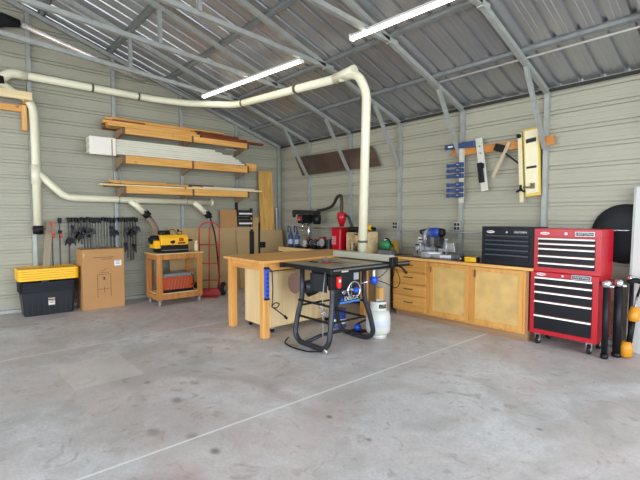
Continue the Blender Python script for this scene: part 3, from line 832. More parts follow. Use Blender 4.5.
# ---------------------------------------------------------------- sheets along the left wall
def leaning(name, y0, y1, h, xb, xt, th, m, label, cat='panel', tilt=0):
    o = obj(name, B().prism([(xb, .004), (xb + th, .004), (xt + th, h), (xt, h)], 'y', y0, y1), m)
    return tag(o, label, cat)
leaning('plywood_sheet', 3.10, 5.50, 1.29, -7.86, -8.04, .016, mdf, 'long tan hardboard sheet leaning on the wall behind the hand truck', 'sheet')
leaning('plywood_sheet', 4.55, 5.74, 1.22, -7.80, -7.985, .015, mdf, 'shorter tan sheet in front of the long one, near the corner', 'sheet')
leaning('cardboard_sheet', 4.24, 4.66, 1.66, -7.95, -8.10, .012, card, 'brown square cardboard panel sticking up behind the tan sheets', 'panel')
osbm = wood('strand_board', 'e2b266', 'b98a42', 'z', grain=1.3)
leaning('pine_plank', 5.19, 5.55, 2.54, -7.93, -8.10, .02, osbm, 'tall rough pine plank leaning in the corner above the sheets', 'plank')
leaning('pine_plank', 4.98, 5.19, 1.50, -7.96, -8.09, .018, wood('tan_ply', 'c9a066', 'ad8650', 'z'), 'short tan plywood piece between the tall plank and black rack', 'panel')
o = obj('leaning_rod', B().beam((-8.03, 5.68, .1), (-8.13, 5.70, 1.72), .025, .02), white, None)
tag(o, 'thin white strip leaning beside the corner post', 'strip')
# black hanging frame with two white bands (sanding drums)
t = thing('wall_rack', 'black wall rack holding two white edged trays above the sheets', 'rack', (-8.05, 4.80, 1.25))
fr = B(); fr.box(-8.15, -8.05, 4.63, 4.645, 1.26, 1.82).box(-8.15, -8.05, 5.0, 5.012, 1.26, 1.70).box(-8.15, -8.14, 4.645, 5.0, 1.47, 1.51)
obj('frame', fr, blackm, t)
for z in (1.32, 1.53):
    tr = obj('tray', B().box(-8.15, -8.03, 4.645, 5.0, z, z + .13), mat('tray_black', '2a2624', .5), t, .004)
    obj('white_edge', B().box(-8.028, -8.022, 4.66, 4.985, z + .035, z + .07), white, tr)
# black stands behind the workbench
for (x, y, h, l) in ((-6.20, 3.84, 1.27, 'short stout black post standing behind the workbench'), (-6.20, 3.99, 1.40, 'tall thin black post behind the workbench, with a box foot')):
    t = thing('stand', l, 'stand', (x, y, 0))
    w_ = .03 if h < 1.3 else .014
    obj('pole', B().box(x - w_, x + w_, y - w_, y + w_, .02, h).box(x - w_ * .6, x + w_ * .6, y - w_ * .6, y + w_ * .6, h, h + .03), blackm, t, .004)
    obj('foot', B().box(x - .20, x + .20, y - .03, y + .03, 0, .02).box(x - .03, x + .03, y - .06, y + .06, 0, .02), blackm, t)
    if h > 1.3: obj('clamp_block', B().box(x - .03, x + .03, y + .02, y + .11, .98, 1.08), black, t, .006)

# ---------------------------------------------------------------- workbench with the rolling cabinet under it
honey_z = wood('honey_pine_z', 'e6ab63', 'c68a44', 'z', knots=.3)
honey_x = wood('honey_pine_x', 'e6ab63', 'c68a44', 'x', knots=.3)
honey_y = wood('honey_pine_y', 'e6ab63', 'c68a44', 'y', knots=.3)
t = thing('workbench', 'large honey pine workbench with thick square legs beside the table saw', 'workbench', (-4.82, 3.8, 0))
bx0, bx1, by0, by1 = -5.315, -4.32, 2.83, 4.80
obj('top', B().box(bx0, bx1, by0, by1, .935, .97), wood('bench_top', 'e8b26c', 'cb924e', 'y', .4, .7), t, .006)
for x in (-5.20, -4.405):
    for y in (2.86, 4.66):
        obj('leg', B().box(x - .045 + .0, x + .045, y - .0, y + .09, 0, .935), honey_z, t, .005)
for y in (2.885, 4.675): obj('apron', B().box(-5.155, -4.45, y, y + .038, .835, .935), honey_x, t, .003)
for x in (-5.20, -4.44): obj('side_apron', B().box(x, x + .038, 2.95, 4.66, .835, .935), honey_y, t, .003)
for x in (-4.9, -4.65): obj('screw', B().cyl((x, 2.880, .89), (x, 2.886, .89), .006, 8), darksteel, t)
t = thing('rolling_cabinet', 'birch plywood cabinet on small casters under the workbench', 'cabinet', (-4.83, 3.57, 0))
obj('carcass', B().box(-5.13, -4.54, 3.06, 4.15, .07, .80), ply_light, t, .003)
obj('top_edge', B().box(-5.14, -4.53, 3.05, 4.16, .801, .818), wood('dark_edge', '6b543b', '4d3a28', 'y'), t)
obj('door', B().box(-4.54, -4.522, 3.09, 4.12, .10, .78), wood('knotty_ply', 'ecd1a4', 'd9b986', 'z', grain=.6, knots=.6), t, .003)
for x in (-5.08, -4.56):
    for y in (3.12, 4.08):
        cs = obj('caster', B().cyl((x - .012, y, .03), (x + .012, y, .03), .03, 14), rubber, t)
        obj('caster_fork', B().box(x - .02, x + .02, y - .02, y + .02, .05, .07), steel, cs)
# power strip on the near leg
t = thing('power_strip', 'blue power strip with a black cord screwed to the workbench leg', 'power strip', (-4.345, 2.885, .5))
ps = obj('body', B().box(-4.3580, -4.3170, 2.868, 2.918, .50, .88), mat('strip_blue', '2456c8', .35), t, .004)
for z in (.488, .868): obj('end_cap', B().box(-4.3590, -4.3130, 2.864, 2.922, z, z + .024), black, t, .003)
for k in range(6): obj('outlet', B().box(-4.3175, -4.3145, 2.878, 2.908, .535 + k * .052, .560 + k * .052), mat('outlet_dark_blue', '142a66', .5), ps)
obj('cord', B().tube(smooth([(-4.3250, 2.93, .87), (-4.3170, 2.96, .84), (-4.3100, 2.965, .60), (-4.3050, 2.95, .44), (-4.2850, 2.93, .40), (-4.2750, 3.0, .38), (-4.2950, 3.06, .43), (-4.3050, 2.99, .45), (-4.2950, 2.93, .41), (-4.2750, 3.02, .34), (-4.2550, 3.10, .27)], 5, .05), .007, 8), black, t)
obj('plug', B().cyl((-4.2550, 3.10, .275), (-4.2450, 3.13, .235), .016, 10), black, t)

# ---------------------------------------------------------------- table saw
t = thing('table_saw', 'black contractor table saw with tubular stand and blue trimmed badge', 'table saw', (-3.8, 3.6, 0))
castm = mat('cast_iron', 'a89c88', .33, .35, .14, 5)  # tan tone paints in the wood reflected by the iron table
topy0, topy1 = 3.07, 4.02
ct = obj('table_top', B().box(-4.24, -3.42, 3.10, 3.98, .918, .948), castm, t, .003)
for x in (-4.02, -3.64): pass
for y in (3.38, 3.68): obj('miter_slot', B().box(-4.235, -3.425, y - .009, y + .009, .9465, .949), mat('slot_dark', '3b362f', .5, .3), ct)
obj('throat_plate', B().box(-4.02, -3.66, 3.50, 3.58, .9475, .950), mat('plate_dark', '4a443b', .4, .4), ct, 0)
obj('extension_wing', B().box(-4.22, -3.44, 3.985, 4.30, .915, .945), blackm, t, .004)
obj('front_rail', B().box(-3.40, -3.34, 3.05, 4.42, .885, .945), blackm, t, .006)
obj('rail_tube', B().box(-3.34, -3.322, 3.08, 4.40, .918, .936), mat('rail_grey', '7f8386', .35, .6), t, .003)
obj('rear_rail', B().box(-4.29, -4.24, 3.05, 4.40, .885, .945), blackm, t, .006)
obj('left_wing_edge', B().box(-4.24, -3.40, 3.06, 3.10, .90, .945), blackm, t, .003)
# riving knife, guard pieces on top
obj('riving_knife', B().prism([(-4.02, .95), (-3.93, .95), (-3.96, 1.01), (-4.0, 1.0)], 'y', 3.538, 3.542), darksteel, t)
o = obj('push_stick', B().box(-3.86, -3.74, 3.40, 3.42, .950, .960).box(-3.88, -3.84, 3.39, 3.43, .95, .962), mat('push_red', 'b02a30', .5))
tag(o, 'small red push stick lying on the table saw top', 'push stick')
o = obj('blade_wrench', B().box(-4.06, -3.93, 3.34, 3.37, .950, .960), black)
tag(o, 'small black wrench lying near the back of the saw table', 'wrench')
# fence
fe = obj('rip_fence', B().box(-4.33, -3.30, 3.99, 4.055, .965, 1.045), mat('fence_grey', 'b5b5a4', .4, .25), t, .004)
obj('fence_head', B().box(-3.315, -3.26, 3.97, 4.08, .90, 1.02), blackm, fe, .006)
obj('fence_window', B().box(-3.42, -3.33, 4.06, 4.11, .955, .975), chrome, fe)
obj('locking_lever', B().tube([(-3.235, 4.03, .93), (-3.17, 4.04, .90), (-3.11, 4.05, .84)], [.014, .012, .018], 8), black, fe)
# cabinet/body under the table
bodyb = B(); bodyb.prism([(-3.98, .90), (-3.47, .90), (-3.50, .70), (-3.86, .70)], 'y', 3.28, 3.50)
obj('body', bodyb, mat('saw_body_dark', '1a1c20', .5, spec=.3), t, .006)
fp = obj('front_panel', B().box(-3.47, -3.445, 3.18, 3.61, .52, .885), mat('saw_panel', '202329', .45, spec=.3), t, .004)
bd = obj('badge', B().box(-3.445, -3.438, 3.27, 3.60, .525, .60), mat('badge_black', '15171c', .35), fp)
text('badge_text', 'DELTA', .062, white, bd, (-3.4365, 3.455, .575), (PI / 2, 0, PI / 2), sx=1.2, label='white lettering on the badge')
obj('badge_triangle', B().prism([(3.28, .555), (3.33, .555), (3.305, .60)], 'x', -3.438, -3.435), blue, bd)
obj('badge_stripe', B().box(-3.438, -3.435, 3.27, 3.60, .525, .545), mat('stripe_blue', '3f7fd0', .4), bd)
obj('label_plate', B().box(-3.445, -3.441, 3.50, 3.58, .78, .86), mat('plate_grey', 'a5a9aa', .5), fp)
obj('label_plate', B().box(-3.335, -3.331, 3.20, 3.30, .90, .915), mat('plate_cream', 'c9c5a9', .5), t)
hwx = obj('handwheel', B().torus((-3.34, 3.40, .685), .095, .010, 'x').beam((-3.385, 3.31, .685), (-3.385, 3.49, .685), .012, .012).beam((-3.385, 3.40, .60), (-3.385, 3.40, .775), .012, .012, (0, 1, 0)), chrome, t)
obj('wheel_knob', B().lathe([(.028, 0), (.032, .02), (.024, .05)], (-3.345, 3.42, .685), 'x'), blue, hwx)
obj('wheel_shaft', B().cyl((-3.445, 3.40, .685), (-3.34, 3.40, .685), .014, 10), steel, hwx)
obj('tilt_lever', B().tube([(-3.44, 3.60, .72), (-3.40, 3.66, .74), (-3.38, 3.70, .76)], .009, 8), chrome, t)
obj('lock_knob', B().cyl((-3.44, 3.30, .66), (-3.39, 3.30, .66), .022, 12), chrome, t)
sw = obj('switch_box', B().box(-3.45, -3.39, 3.10, 3.23, .70, .86), black, t, .006)
obj('stop_paddle', B().prism([(3.17, .85), (3.22, .85), (3.22, .74), (3.205, .72), (3.185, .72), (3.17, .75)], 'x', -3.39, -3.355), mat('paddle_red', 'e2281e', .35), sw, .004)
obj('paddle_mark', B().box(-3.355, -3.352, 3.183, 3.208, .79, .82), white, sw)
mt_ = obj('motor', B().lathe([(.05, -.15), (.075, -.13), (.085, 0), (.075, .13), (.04, .15)], (-3.98, 3.34, .66), 'y'), mat('motor_grey', '3a3d40', .4, .4), t)
obj('dust_port', B().tube([(-4.05, 3.50, .62), (-4.16, 3.50, .56), (-4.24, 3.46, .52)], .052, 14), black, t)
# tubular stand
tubm = mat('stand_tube', '2f3138', .35, .2, spec=.4)
FX, BX, LY, RY = -3.40, -4.00, 3.07, 3.79
for x, nm in ((FX, 'front'), (BX, 'rear')):
    pass
def leg_loop(y, s):
    q = .08 if s > 0 else .13
    pts = [(FX - .03, y + s * q, .90), (FX - .03, y + s * q, .55), (FX, y + s * q * .45, .35), (FX + .01, y, .12), (FX - .08, y, .035), (-3.76, y, .035), (BX + .08, y, .035), (BX, y, .12), (BX + .01, y + s * q * .45, .35), (BX + .04, y + s * q, .55), (BX + .04, y + s * q, .90)]
    return B().tube(smooth(pts, 5, .09), .031, 12)
obj('stand_leg', leg_loop(LY, 1), tubm, t)
obj('stand_leg', leg_loop(RY, -1), tubm, t)
obj('stand_foot_bar', B().tube([(-3.80, LY, .045), (-3.80, 3.3, .085), (-3.80, RY - .12, .085), (-3.80, RY, .045)], .022, 10), tubm, t)
for z, x0_, x1_ in ((.52, FX - .02, BX + .02), (.33, FX, BX)):
    obj('side_rack', B().beam((x0_, LY + .04, z), (x1_, LY + .04, z), .02, .022), blackm, t)
    obj('side_rack', B().beam((x0_, RY - .14, z), (x1_, RY - .14, z), .02, .022), blackm, t)
obj('cross_bar', B().beam((FX - .02, LY + .04, .33), (FX - .02, RY - .13, .33), .022, .02), blackm, t)
obj('cross_bar', B().beam((BX + .02, LY + .04, .45), (BX + .02, RY - .13, .45), .022, .02), blackm, t)
obj('mobile_base_wheel', B().lathe([(.02, -.012), (.03, -.01), (.03, .01), (.02, .012)], (-3.42, LY - .03, .032), 'y').cyl((-3.42, LY - .04, .032), (-3.42, LY - .01, .032), .008, 8), chrome, t)
obj('lift_pedal', B().tube(smooth([(-4.10, LY - .02, .05), (-4.06, LY - .12, .012), (-3.85, LY - .17, .012), (-3.6, LY - .13, .012), (-3.46, LY - .05, .03)], 6, .12), .008, 8), black, t)
obj('pedal_pad', B().obox((-3.90, LY - .10, .008), (.12, .06, .008), (0, 0, R(15))), mat('pedal_tan', 'a58f74', .6), t)
obj('blade_storage', B().lathe([(.125, -.002), (.125, .002)], (-4.09, 3.13, .70), 'y', 40), mat('saw_blade', '9a8070', .3, .6), t)
obj('hanging_cable', B().tube(smooth([(-3.56, 3.16, .88), (-3.57, 3.13, .6), (-3.56, 3.13, .3), (-3.58, 3.14, .07)], 4, .1), .006, 6), steel, t)
obj('side_motor_plate', B().box(-3.92, -3.62, 3.235, 3.247, .63, .84), mat('plate_darkgrey', '34373c', .4, .3), t, .003)
for (x, y, z) in ((-3.56, 3.135, .42), (-3.58, 3.135, .50)):
    obj('clamp_bracket', B().box(x - .03, x + .03, y - .02, y + .02, z - .03, z + .03).cyl((x, y - .03, z), (x, y + .02, z), .012, 8), chrome, t, .004)
# blue paint cans inside the stand
def can(x, y, z, h, r, m, label, cap=None):
    t = thing('paint_can', label, 'can', (x, y, z))
    obj('body', B().lathe([(r, .0), (r + .003, .004), (r, .01), (r, h - .01), (r + .003, h - .005), (r, h)], (x, y, z)), m, t)
    obj('label_band', B().lathe([(r + .001, h * .22), (r + .002, h * .25), (r + .002, h * .45), (r + .001, h * .48)], (x, y, z)), white, t)
    obj('bail', B().tube([(x - r, y, z + h * .8), (x - r * .7, y - r * .9, z + h * .5), (x + r * .7, y - r * .9, z + h * .5), (x + r, y, z + h * .8)], .003, 6), steel, t)
can(-4.20, 3.98, .002, .25, .10, mat('can_blue', '27489c', .4), 'blue and white paint can on the floor behind the saw stand')
t = thing('blue_caster', 'small blue and black tool on the floor right of the blue paint can', 'tool', (-3.84, 3.98, 0), 0)
obj('body', B().lathe([(.04, 0), (.05, .02), (.05, .06), (.03, .09)], (-3.86, 4.0, .012)), blue, t)
obj('base', B().box(-3.96, -3.76, 3.92, 4.10, 0, .013), black, t, .003)
obj('arm', B().tube([(-3.86, 4.0, .10), (-3.80, 4.08, .15), (-3.78, 4.12, .10)], .014, 8), black, t)
# blue fitting hanging under the rail with its cord
t = thing('hanging_plug', 'blue plug with white stem and black cord hanging under the saw rail', 'plug', (-3.34, 3.70, .73))
obj('stem', B().cyl((-3.42, 3.82, .79), (-3.42, 3.82, .88), .016, 12), white, t)
obj('plug_body', B().lathe([(.022, 0), (.045, .01), (.05, .05), (.045, .085), (.02, .09)], (-3.42, 3.82, .70)), blue, t)
obj('cord', B().tube(smooth([(-3.39, 3.86, .77), (-3.36, 3.94, .82), (-3.36, 4.02, .88)], 5, .05), .005, 6), black, t)
obj('cord', B().tube(smooth([(-3.38, 3.86, .74), (-3.36, 3.98, .70), (-3.35, 4.10, .64), (-3.35, 4.18, .62), (-3.35, 4.24, .70), (-3.36, 4.18, .84), (-3.37, 4.12, .89)], 5, .05), .005, 6), black, t)

# ---------------------------------------------------------------- propane tank and tube behind it
t = thing('propane_tank', 'white propane cylinder with collar standing right of the saw', 'gas cylinder', (-3.48, 3.99, 0))
cx, cy = -3.52, 4.02
t.location = (cx, cy, 0)
tm = mat('tank_white', 'd0d1c9', .35, 0, .05, 9)
obj('tank_body', B().lathe([(.06, .035), (.12, .045), (.15, .08), (.152, .12), (.152, .27), (.135, .325), (.09, .355), (.03, .365)], (cx, cy, 0), 'z', 32), tm, t)
obj('foot_ring', B().lathe([(.105, 0), (.108, .0), (.105, .055), (.10, .055)], (cx, cy, 0)), tm, t)
col_ = B()
A_ = R(215)
for k in range(26):
    a0 = A_ + R(k * 11.2); a1 = A_ + R((k + 1) * 11.2)
    q = [(.098, a0), (.098, a1), (.102, a1), (.102, a0)]
    z0 = .34; z1 = .455
    if 9 <= k <= 15:   # hand hole
        segs = ((z0, z0 + .035), (z1 - .03, z1))
    else: segs = ((z0, z1),)
    for za, zb in segs:
        col_.prism([(cx + r_ * math.cos(a_), cy + r_ * math.sin(a_)) for r_, a_ in q], 'z', za, zb)
obj('collar', col_, tm, t)
obj('valve', B().cyl((cx, cy, .36), (cx, cy, .42), .018, 12).cyl((cx - .02, cy, .40), (cx + .06, cy, .40), .012, 10).cyl((cx, cy, .42), (cx, cy, .44), .03, 12), mat('valve_brass', '4a4336', .4, .5), t)
obj('tank_label', B().lathe([(.1525, .15), (.1535, .152), (.1535, .225), (.1525, .227)], (cx, cy, 0), 'z', 32), mat('tank_label_blue_grey', 'c7ccd2', .5), t)
o = obj('wood_offcut', B().box(-4.02, -3.95, 4.54, 4.62, 0, .50), pine_z, None, .004)
tag(o, 'upright pine offcut standing behind the propane cylinder', 'board')
t = thing('fiber_tube', 'grey beige round tube standing on floor by the drawers', 'tube', (-4.27, 5.0, 0))
obj('tube_body', B().lathe([(.125, 0), (.125, .70), (.12, .72), (.10, .72), (.10, .70)], (-4.30, 4.99, 0)), mat('tube_grey_beige', 'a49c8a', .6), t)
obj('rim', B().torus((-4.30, 4.99, .715), .12, .008), mat('tube_rim', '8b8474', .5), t)
o = thing('extension_cord', 'black cord loop hanging at the left end of the drawers', 'cord', (-4.22, 5.15, .5))
obj('loop', B().tube(smooth([(-4.24, 5.12, .84), (-4.18, 5.11, .76), (-4.15, 5.11, .66), (-4.19, 5.11, .58), (-4.24, 5.11, .56), (-4.26, 5.11, .64), (-4.22, 5.12, .72), (-4.18, 5.12, .84)], 5, .05), .006, 6), black, o)

# ---------------------------------------------------------------- base cabinet with drawers and two doors
oak_x = wood('cabinet_oak_x', 'dda65c', 'c38a42', 'x', .4, .8)
oak_z = wood('cabinet_oak_z', 'dda65c', 'c38a42', 'z', .4, .8)
maple = mat('maple_panel', 'd0ab68', .45, 0, .13, 7)
rose = wood('worn_brown_side', 'b08562', '99704e', 'z', .6, .6)
t = thing('base_cabinet', 'honey oak base cabinet with four drawers and two framed doors', 'cabinet', (-3.17, 5.5, 0))
obj('carcass', B().box(-4.23, -2.185, 5.20, 5.80, .09, .868), rose, t, .002)
obj('toe_kick', B().box(-4.20, -2.19, 5.21, 5.78, 0, .09), wood('toe_brown', 'a98563', '927150', 'x'), t)
obj('face_frame', B().box(-4.235, -2.215, 5.182, 5.20, .085, .868), oak_z, t, .002)
for z0, z1 in ((.695, .855), (.515, .675), (.335, .50), (.115, .32)):
    d = obj('drawer', B().box(-4.22, -3.625, 5.160, 5.182, z0, z1), oak_x, t, .005)
    if z0 < .69:
        h = (z0 + z1) / 2 + .012
        obj('handle', B().tube([(-4.0, 5.160, h), (-3.99, 5.135, h), (-3.86, 5.135, h), (-3.85, 5.160, h)], .006, 8), mat('handle_dark', '3a3128', .4, .5), d)
    else: obj('handle', B().tube([(-4.0, 5.160, .79), (-3.99, 5.135, .79), (-3.86, 5.135, .79), (-3.85, 5.160, .79)], .006, 8), mat('handle_dark', '3a3128', .4, .5), d)
for x0, x1, hx in ((-3.545, -2.945, None), (-2.90, -2.235, -2.865)):
    z0, z1 = .115, .855
    fr = B()
    fr.box(x0, x0 + .05, 5.158, 5.181, z0, z1).box(x1 - .05, x1, 5.158, 5.181, z0, z1).box(x0 + .05, x1 - .05, 5.158, 5.181, z1 - .05, z1).box(x0 + .05, x1 - .05, 5.158, 5.181, z0, z0 + .055)
    d = obj('door', fr, oak_z, t)
    obj('panel', B().box(x0 + .05, x1 - .05, 5.168, 5.1805, z0 + .055, z1 - .05), maple, d)
    if hx: obj('handle', B().box(hx, hx + .022, 5.145, 5.158, .72, .82), mat('handle_brown', '6e4a26', .4, .3), d, .003)
    else: obj('handle', B().box(x0 + .012, x0 + .018, 5.15, 5.158, .72, .80), mat('handle_brown', '6e4a26', .4, .3), d)
o = thing('countertop', 'reddish brown worktop with pine front edge on the oak cabinet', 'worktop', (-3.2, 5.5, .868))
obj('slab', B().box(-4.24, -2.12, 5.165, 5.832, .870, .902), wood('counter_brown', '8f6445', '77513a', 'x', .4), o, .002)
obj('front_edge', B().box(-4.24, -2.12, 5.148, 5.165, .868, .903), pine_x, o, .002)

# ---------------------------------------------------------------- wall bench at the left
t = thing('wall_bench', 'plain pine bench along the right wall under the drill press', 'bench', (-5.8, 5.5, 0))
obj('top', B().box(-7.30, -4.26, 5.20, 5.832, .855, .885), mat('bench_top_dark', '4f4235', .6, 0, .1, 6), t, .003)
obj('front_edge', B().box(-7.30, -4.26, 5.165, 5.20, .80, .892), wood('edge_pine', 'e6c48c', 'd0a868', 'x'), t, .003)
obj('front_panel', B().box(-7.20, -4.46, 5.24, 5.258, .06, .80), wood('panel_tan', 'c9a878', 'b7945f', 'x', grain=.5), t)
for x in (-7.24, -5.9, -4.5): obj('leg', B().box(x - .04, x + .04, 5.26, 5.34, 0, .855), pine_z, t, .003)
for x in (-7.24, -5.9, -4.5): obj('leg', B().box(x - .04, x + .04, 5.72, 5.80, 0, .855), pine_z, t, .003)
ZB = .887

# blue jugs at the far end
t = thing('blue_clamp_pair', 'blue and pale plastic spray jug at the far end of bench', 'bottle', (-7.22, 5.42, ZB))
for k, x in enumerate((-7.20,)):
    obj('body', B().lathe([(.05, 0), (.055, .02), (.055, .22), (.025, .29), (.02, .33)], (x, 5.42, ZB)), dblue, t)
    obj('handle', B().tube(smooth([(x + .02, 5.41, ZB + .30), (x + .03, 5.38, ZB + .42), (x - .05, 5.38, ZB + .44), (x - .07, 5.40, ZB + .30)], 5, .05), .012, 8), dblue, t)
    obj('label_band', B().lathe([(.0555, .06), (.0565, .065), (.0565, .15), (.0555, .155)], (x, 5.42, ZB)), mat('pale_blue', 'a8b8d0', .5), t)
t = dup(t, (-7.05, 5.46, ZB), 0, 'blue and pale plastic spray jug beside the drill press foot')
for q in C.objects:
    if q.name.startswith('blue_clamp_pair'): q.name = 'spray_jug'

# drill press
dpx, dpy = -6.80, 5.50
t = thing('drill_press', 'benchtop drill press with black belt cover and red head', 'drill press', (dpx, dpy, ZB))
obj('base', B().box(-6.92, -6.68, 5.34, 5.64, ZB, ZB + .03), blackm, t, .006)
obj('column', B().cyl((dpx, 5.58, ZB + .03), (dpx, 5.58, 1.50), .03, 16), chrome, t)
obj('work_table', B().box(-6.90, -6.70, 5.36, 5.54, 1.13, 1.15).cyl((dpx, 5.58, 1.10), (dpx, 5.58, 1.18), .045, 14), darksteel, t, .004)
obj('head', B().prism([(5.34, 1.38), (5.60, 1.38), (5.66, 1.44), (5.66, 1.56), (5.34, 1.56)], 'x', -6.87, -6.73), blackm, t, .012)
obj('red_front', B().box(-6.86, -6.74, 5.325, 5.34, 1.44, 1.52), red, t)
obj('name_plate', B().box(-6.83, -6.77, 5.321, 5.326, 1.44, 1.47), mat('plate_grey', 'a5a9aa', .5), t)
bc = B(); bc.prism([(-7.10, 1.565), (-6.52, 1.565), (-6.50, 1.61), (-6.56, 1.64), (-7.06, 1.66), (-7.12, 1.62)], 'y', 5.38, 5.66)
obj('belt_cover', bc, mat('cover_black', '252424', .5), t, .01)
obj('motor', B().lathe([(.05, -.10), (.08, -.09), (.08, .09), (.05, .10)], (-6.58, 5.62, 1.46), 'z'), blackm, t)
obj('quill', B().cyl((dpx, 5.42, 1.26), (dpx, 5.42, 1.38), .022, 12).cyl((dpx, 5.42, 1.20), (dpx, 5.42, 1.27), .016, 10), chrome, t)
fd = B()
for k in range(3):
    a = R(100 + 120 * k); fd.tube([(-6.72, 5.45, 1.43), (-6.66, 5.45 + .11 * math.cos(a), 1.43 + .11 * math.sin(a))], .006, 6); fd.ball((-6.66, 5.45 + .11 * math.cos(a), 1.43 + .11 * math.sin(a)), .016, seg=8)
obj('feed_handle', fd, black, t)
obj('front_knob', B().ball((-7.02, 5.37, 1.54), .04, seg=12), blackm, t)

# bench grinders, sander, clutter
def grinder(x, y, label, c1, s=1.0, nm='bench_grinder', ztop=.0):
    t = thing(nm, label, 'grinder', (x, y, ZB))
    obj('base', B().prism([(-.09 * s + x, ZB), (.09 * s + x, ZB), (.06 * s + x, ZB + .06 * s), (-.06 * s + x, ZB + .06 * s)], 'y', y - .08 * s, y + .08 * s), blackm, t, .004)
    obj('motor', B().lathe([(.04 * s, -.09 * s), (.062 * s, -.075 * s), (.062 * s, .075 * s), (.04 * s, .09 * s)], (x, y, ZB + .12 * s), 'x'), c1, t)
    for k in (-1, 1):
        gd = obj('wheel_guard', B().lathe([(.085 * s, -.018 * s), (.09 * s, 0), (.085 * s, .018 * s)], (x + k * .13 * s, y, ZB + .12 * s), 'x'), blackm, t)
        obj('wheel', B().lathe([(.06 * s, -.022 * s), (.06 * s, .022 * s)], (x + k * .13 * s, y, ZB + .12 * s), 'x'), mat('stone_grey', '9a9a96', .8), gd)
        obj('eye_shield', B().obox((x + k * .13 * s, y - .09 * s, ZB + .20 * s), (.07 * s, .005, .06 * s), (R(-35), 0, 0)), mat('shield_red', '9c2430', .4), gd)
        obj('tool_rest', B().box(x + k * .13 * s - .03, x + k * .13 * s + .03, y - .12 * s, y - .08 * s, ZB + .095 * s, ZB + .10 * s), steel, gd)
grinder(-6.42, 5.42, 'dark bench grinder next to the drill press', mat('motor_teal', '3f4c4c', .45), .9)
t = thing('belt_sander', 'dark benchtop sander with red cover and grey disc', 'sander', (-6.17, 5.48, ZB))
obj('base', B().box(-6.33, -6.02, 5.38, 5.62, ZB, ZB + .03), blackm, t, .004)
obj('belt_unit', B().obox((-6.24, 5.50, ZB + .135), (.10, .11, .20), (0, R(-20), 0)), mat('sander_red', '8e2630', .45), t, .015)
obj('disc', B().lathe([(.075, 0), (.078, .012), (.03, .02)], (-6.19, 5.40, ZB + .13), 'y'), mat('stone_grey', '9a9a96', .8), t)
obj('motor', B().lathe([(.05, -.08), (.06, -.06), (.06, .06), (.04, .08)], (-6.10, 5.52, ZB + .11), 'x'), mat('motor_teal', '3f4c4c', .45), t)
t = thing('scroll_box', 'dark teal plastic power tool case standing beside the red bucket', 'case', (-5.99, 5.50, ZB), 0)
obj('body', B().box(-6.0, -5.93, 5.36, 5.66, ZB, ZB + .20), mat('case_dark', '2e3a3c', .5), t, .015)
obj('handle', B().tube([(-5.965, 5.45, ZB + .20), (-5.965, 5.46, ZB + .235), (-5.965, 5.56, ZB + .235), (-5.965, 5.57, ZB + .20)], .009, 8), black, t)
t.name = 'tool_case'
t = thing('router', 'small grey hand router with red knobs between bench jug and grinder', 'router', (-6.62, 5.36, ZB))
obj('base', B().cyl((-6.62, 5.33, ZB), (-6.62, 5.33, ZB + .015), .05, 18), blackm, t)
obj('motor', B().lathe([(.04, .03), (.045, .06), (.045, .13), (.03, .16)], (-6.62, 5.33, ZB)), mat('plate_grey', 'a5a9aa', .5), t)
for s in (-1, 1): obj('knob', B().ball((-6.62 + s * .06, 5.33, ZB + .07), .02, seg=10), red, t)
obj('column', B().cyl((-6.65, 5.33, ZB + .01), (-6.65, 5.33, ZB + .09), .006, 8), steel, t)

# red bucket with cyclone separator and hose
t = thing('dust_separator', 'red square bucket with red cyclone and black hose on top', 'dust separator', (-5.75, 5.50, ZB))
obj('bucket', B().prism([(-5.87, ZB), (-5.64, ZB), (-5.63, 1.30), (-5.88, 1.30)], 'y', 5.37, 5.63), red, t, .02)
obj('lid', B().box(-5.89, -5.62, 5.36, 5.64, 1.30, 1.32), mat('lid_red', 'a51526', .35), t, .006)
lb = obj('paper_label', B().box(-5.86, -5.75, 5.3665, 5.3695, 1.0, 1.15), mat('label_pinkish', 'd88f92', .6), t)
b = B()
for k in range(4): b.box(-5.85, -5.76, 5.3655, 5.3675, 1.02 + k * .032, 1.03 + k * .032)
obj('label_lines', b, mat('lines_red', 'a32a34', .6), lb)
obj('cyclone', B().lathe([(.035, 0), (.07, .10), (.085, .16), (.088, .26), (.03, .27)], (-5.73, 5.50, 1.33)), red, t)
obj('hose', ribbed([(-5.73, 5.50, 1.58), (-5.73, 5.50, 1.76), (-5.76, 5.52, 1.92), (-5.92, 5.56, 1.90), (-6.1, 5.62, 1.72), (-6.35, 5.64, 1.66), (-6.55, 5.60, 1.64)], .030, 100, 10), mat('hose_black', '2e2e2c', .5), t)
obj('outlet_hose', ribbed([(-5.66, 5.50, 1.54), (-5.55, 5.50, 1.52), (-5.50, 5.50, 1.40), (-5.42, 5.52, 1.22), (-5.36, 5.54, 1.2)], .026, 50, 10), mat('hose_black', '2e2e2c', .5), t)
# plywood tool organizer
t = thing('tool_organizer', 'plywood tote box with slots and drills on the wall bench', 'box', (-5.2, 5.5, ZB))
pm = wood('organizer_ply', 'dfc79c', 'c9ab79', 'x', grain=.6)
bx = B()
bx.box(-5.50, -4.96, 5.60, 5.615, ZB, 1.23).box(-5.50, -4.96, 5.40, 5.60, ZB, ZB + .015).box(-5.50, -5.485, 5.40, 5.60, ZB + .015, 1.23).box(-5.50, -5.20, 5.40, 5.60, 1.05, 1.062).box(-5.50, -4.975, 5.40, 5.60, 1.218, 1.23)
bx.box(-5.21, -5.195, 5.40, 5.60, ZB + .015, 1.05)
obj('case', bx, pm, t)
obj('side_panel', B().prism([(-5.12, ZB), (-4.93, ZB), (-4.93, 1.26), (-5.12, 1.12)], 'y', 5.37, 5.385), pm, t)
obj('slot', B().box(-5.07, -4.98, 5.366, 5.3695, 1.02, 1.05), mat('slot_brown', '4d3424', .7), t)
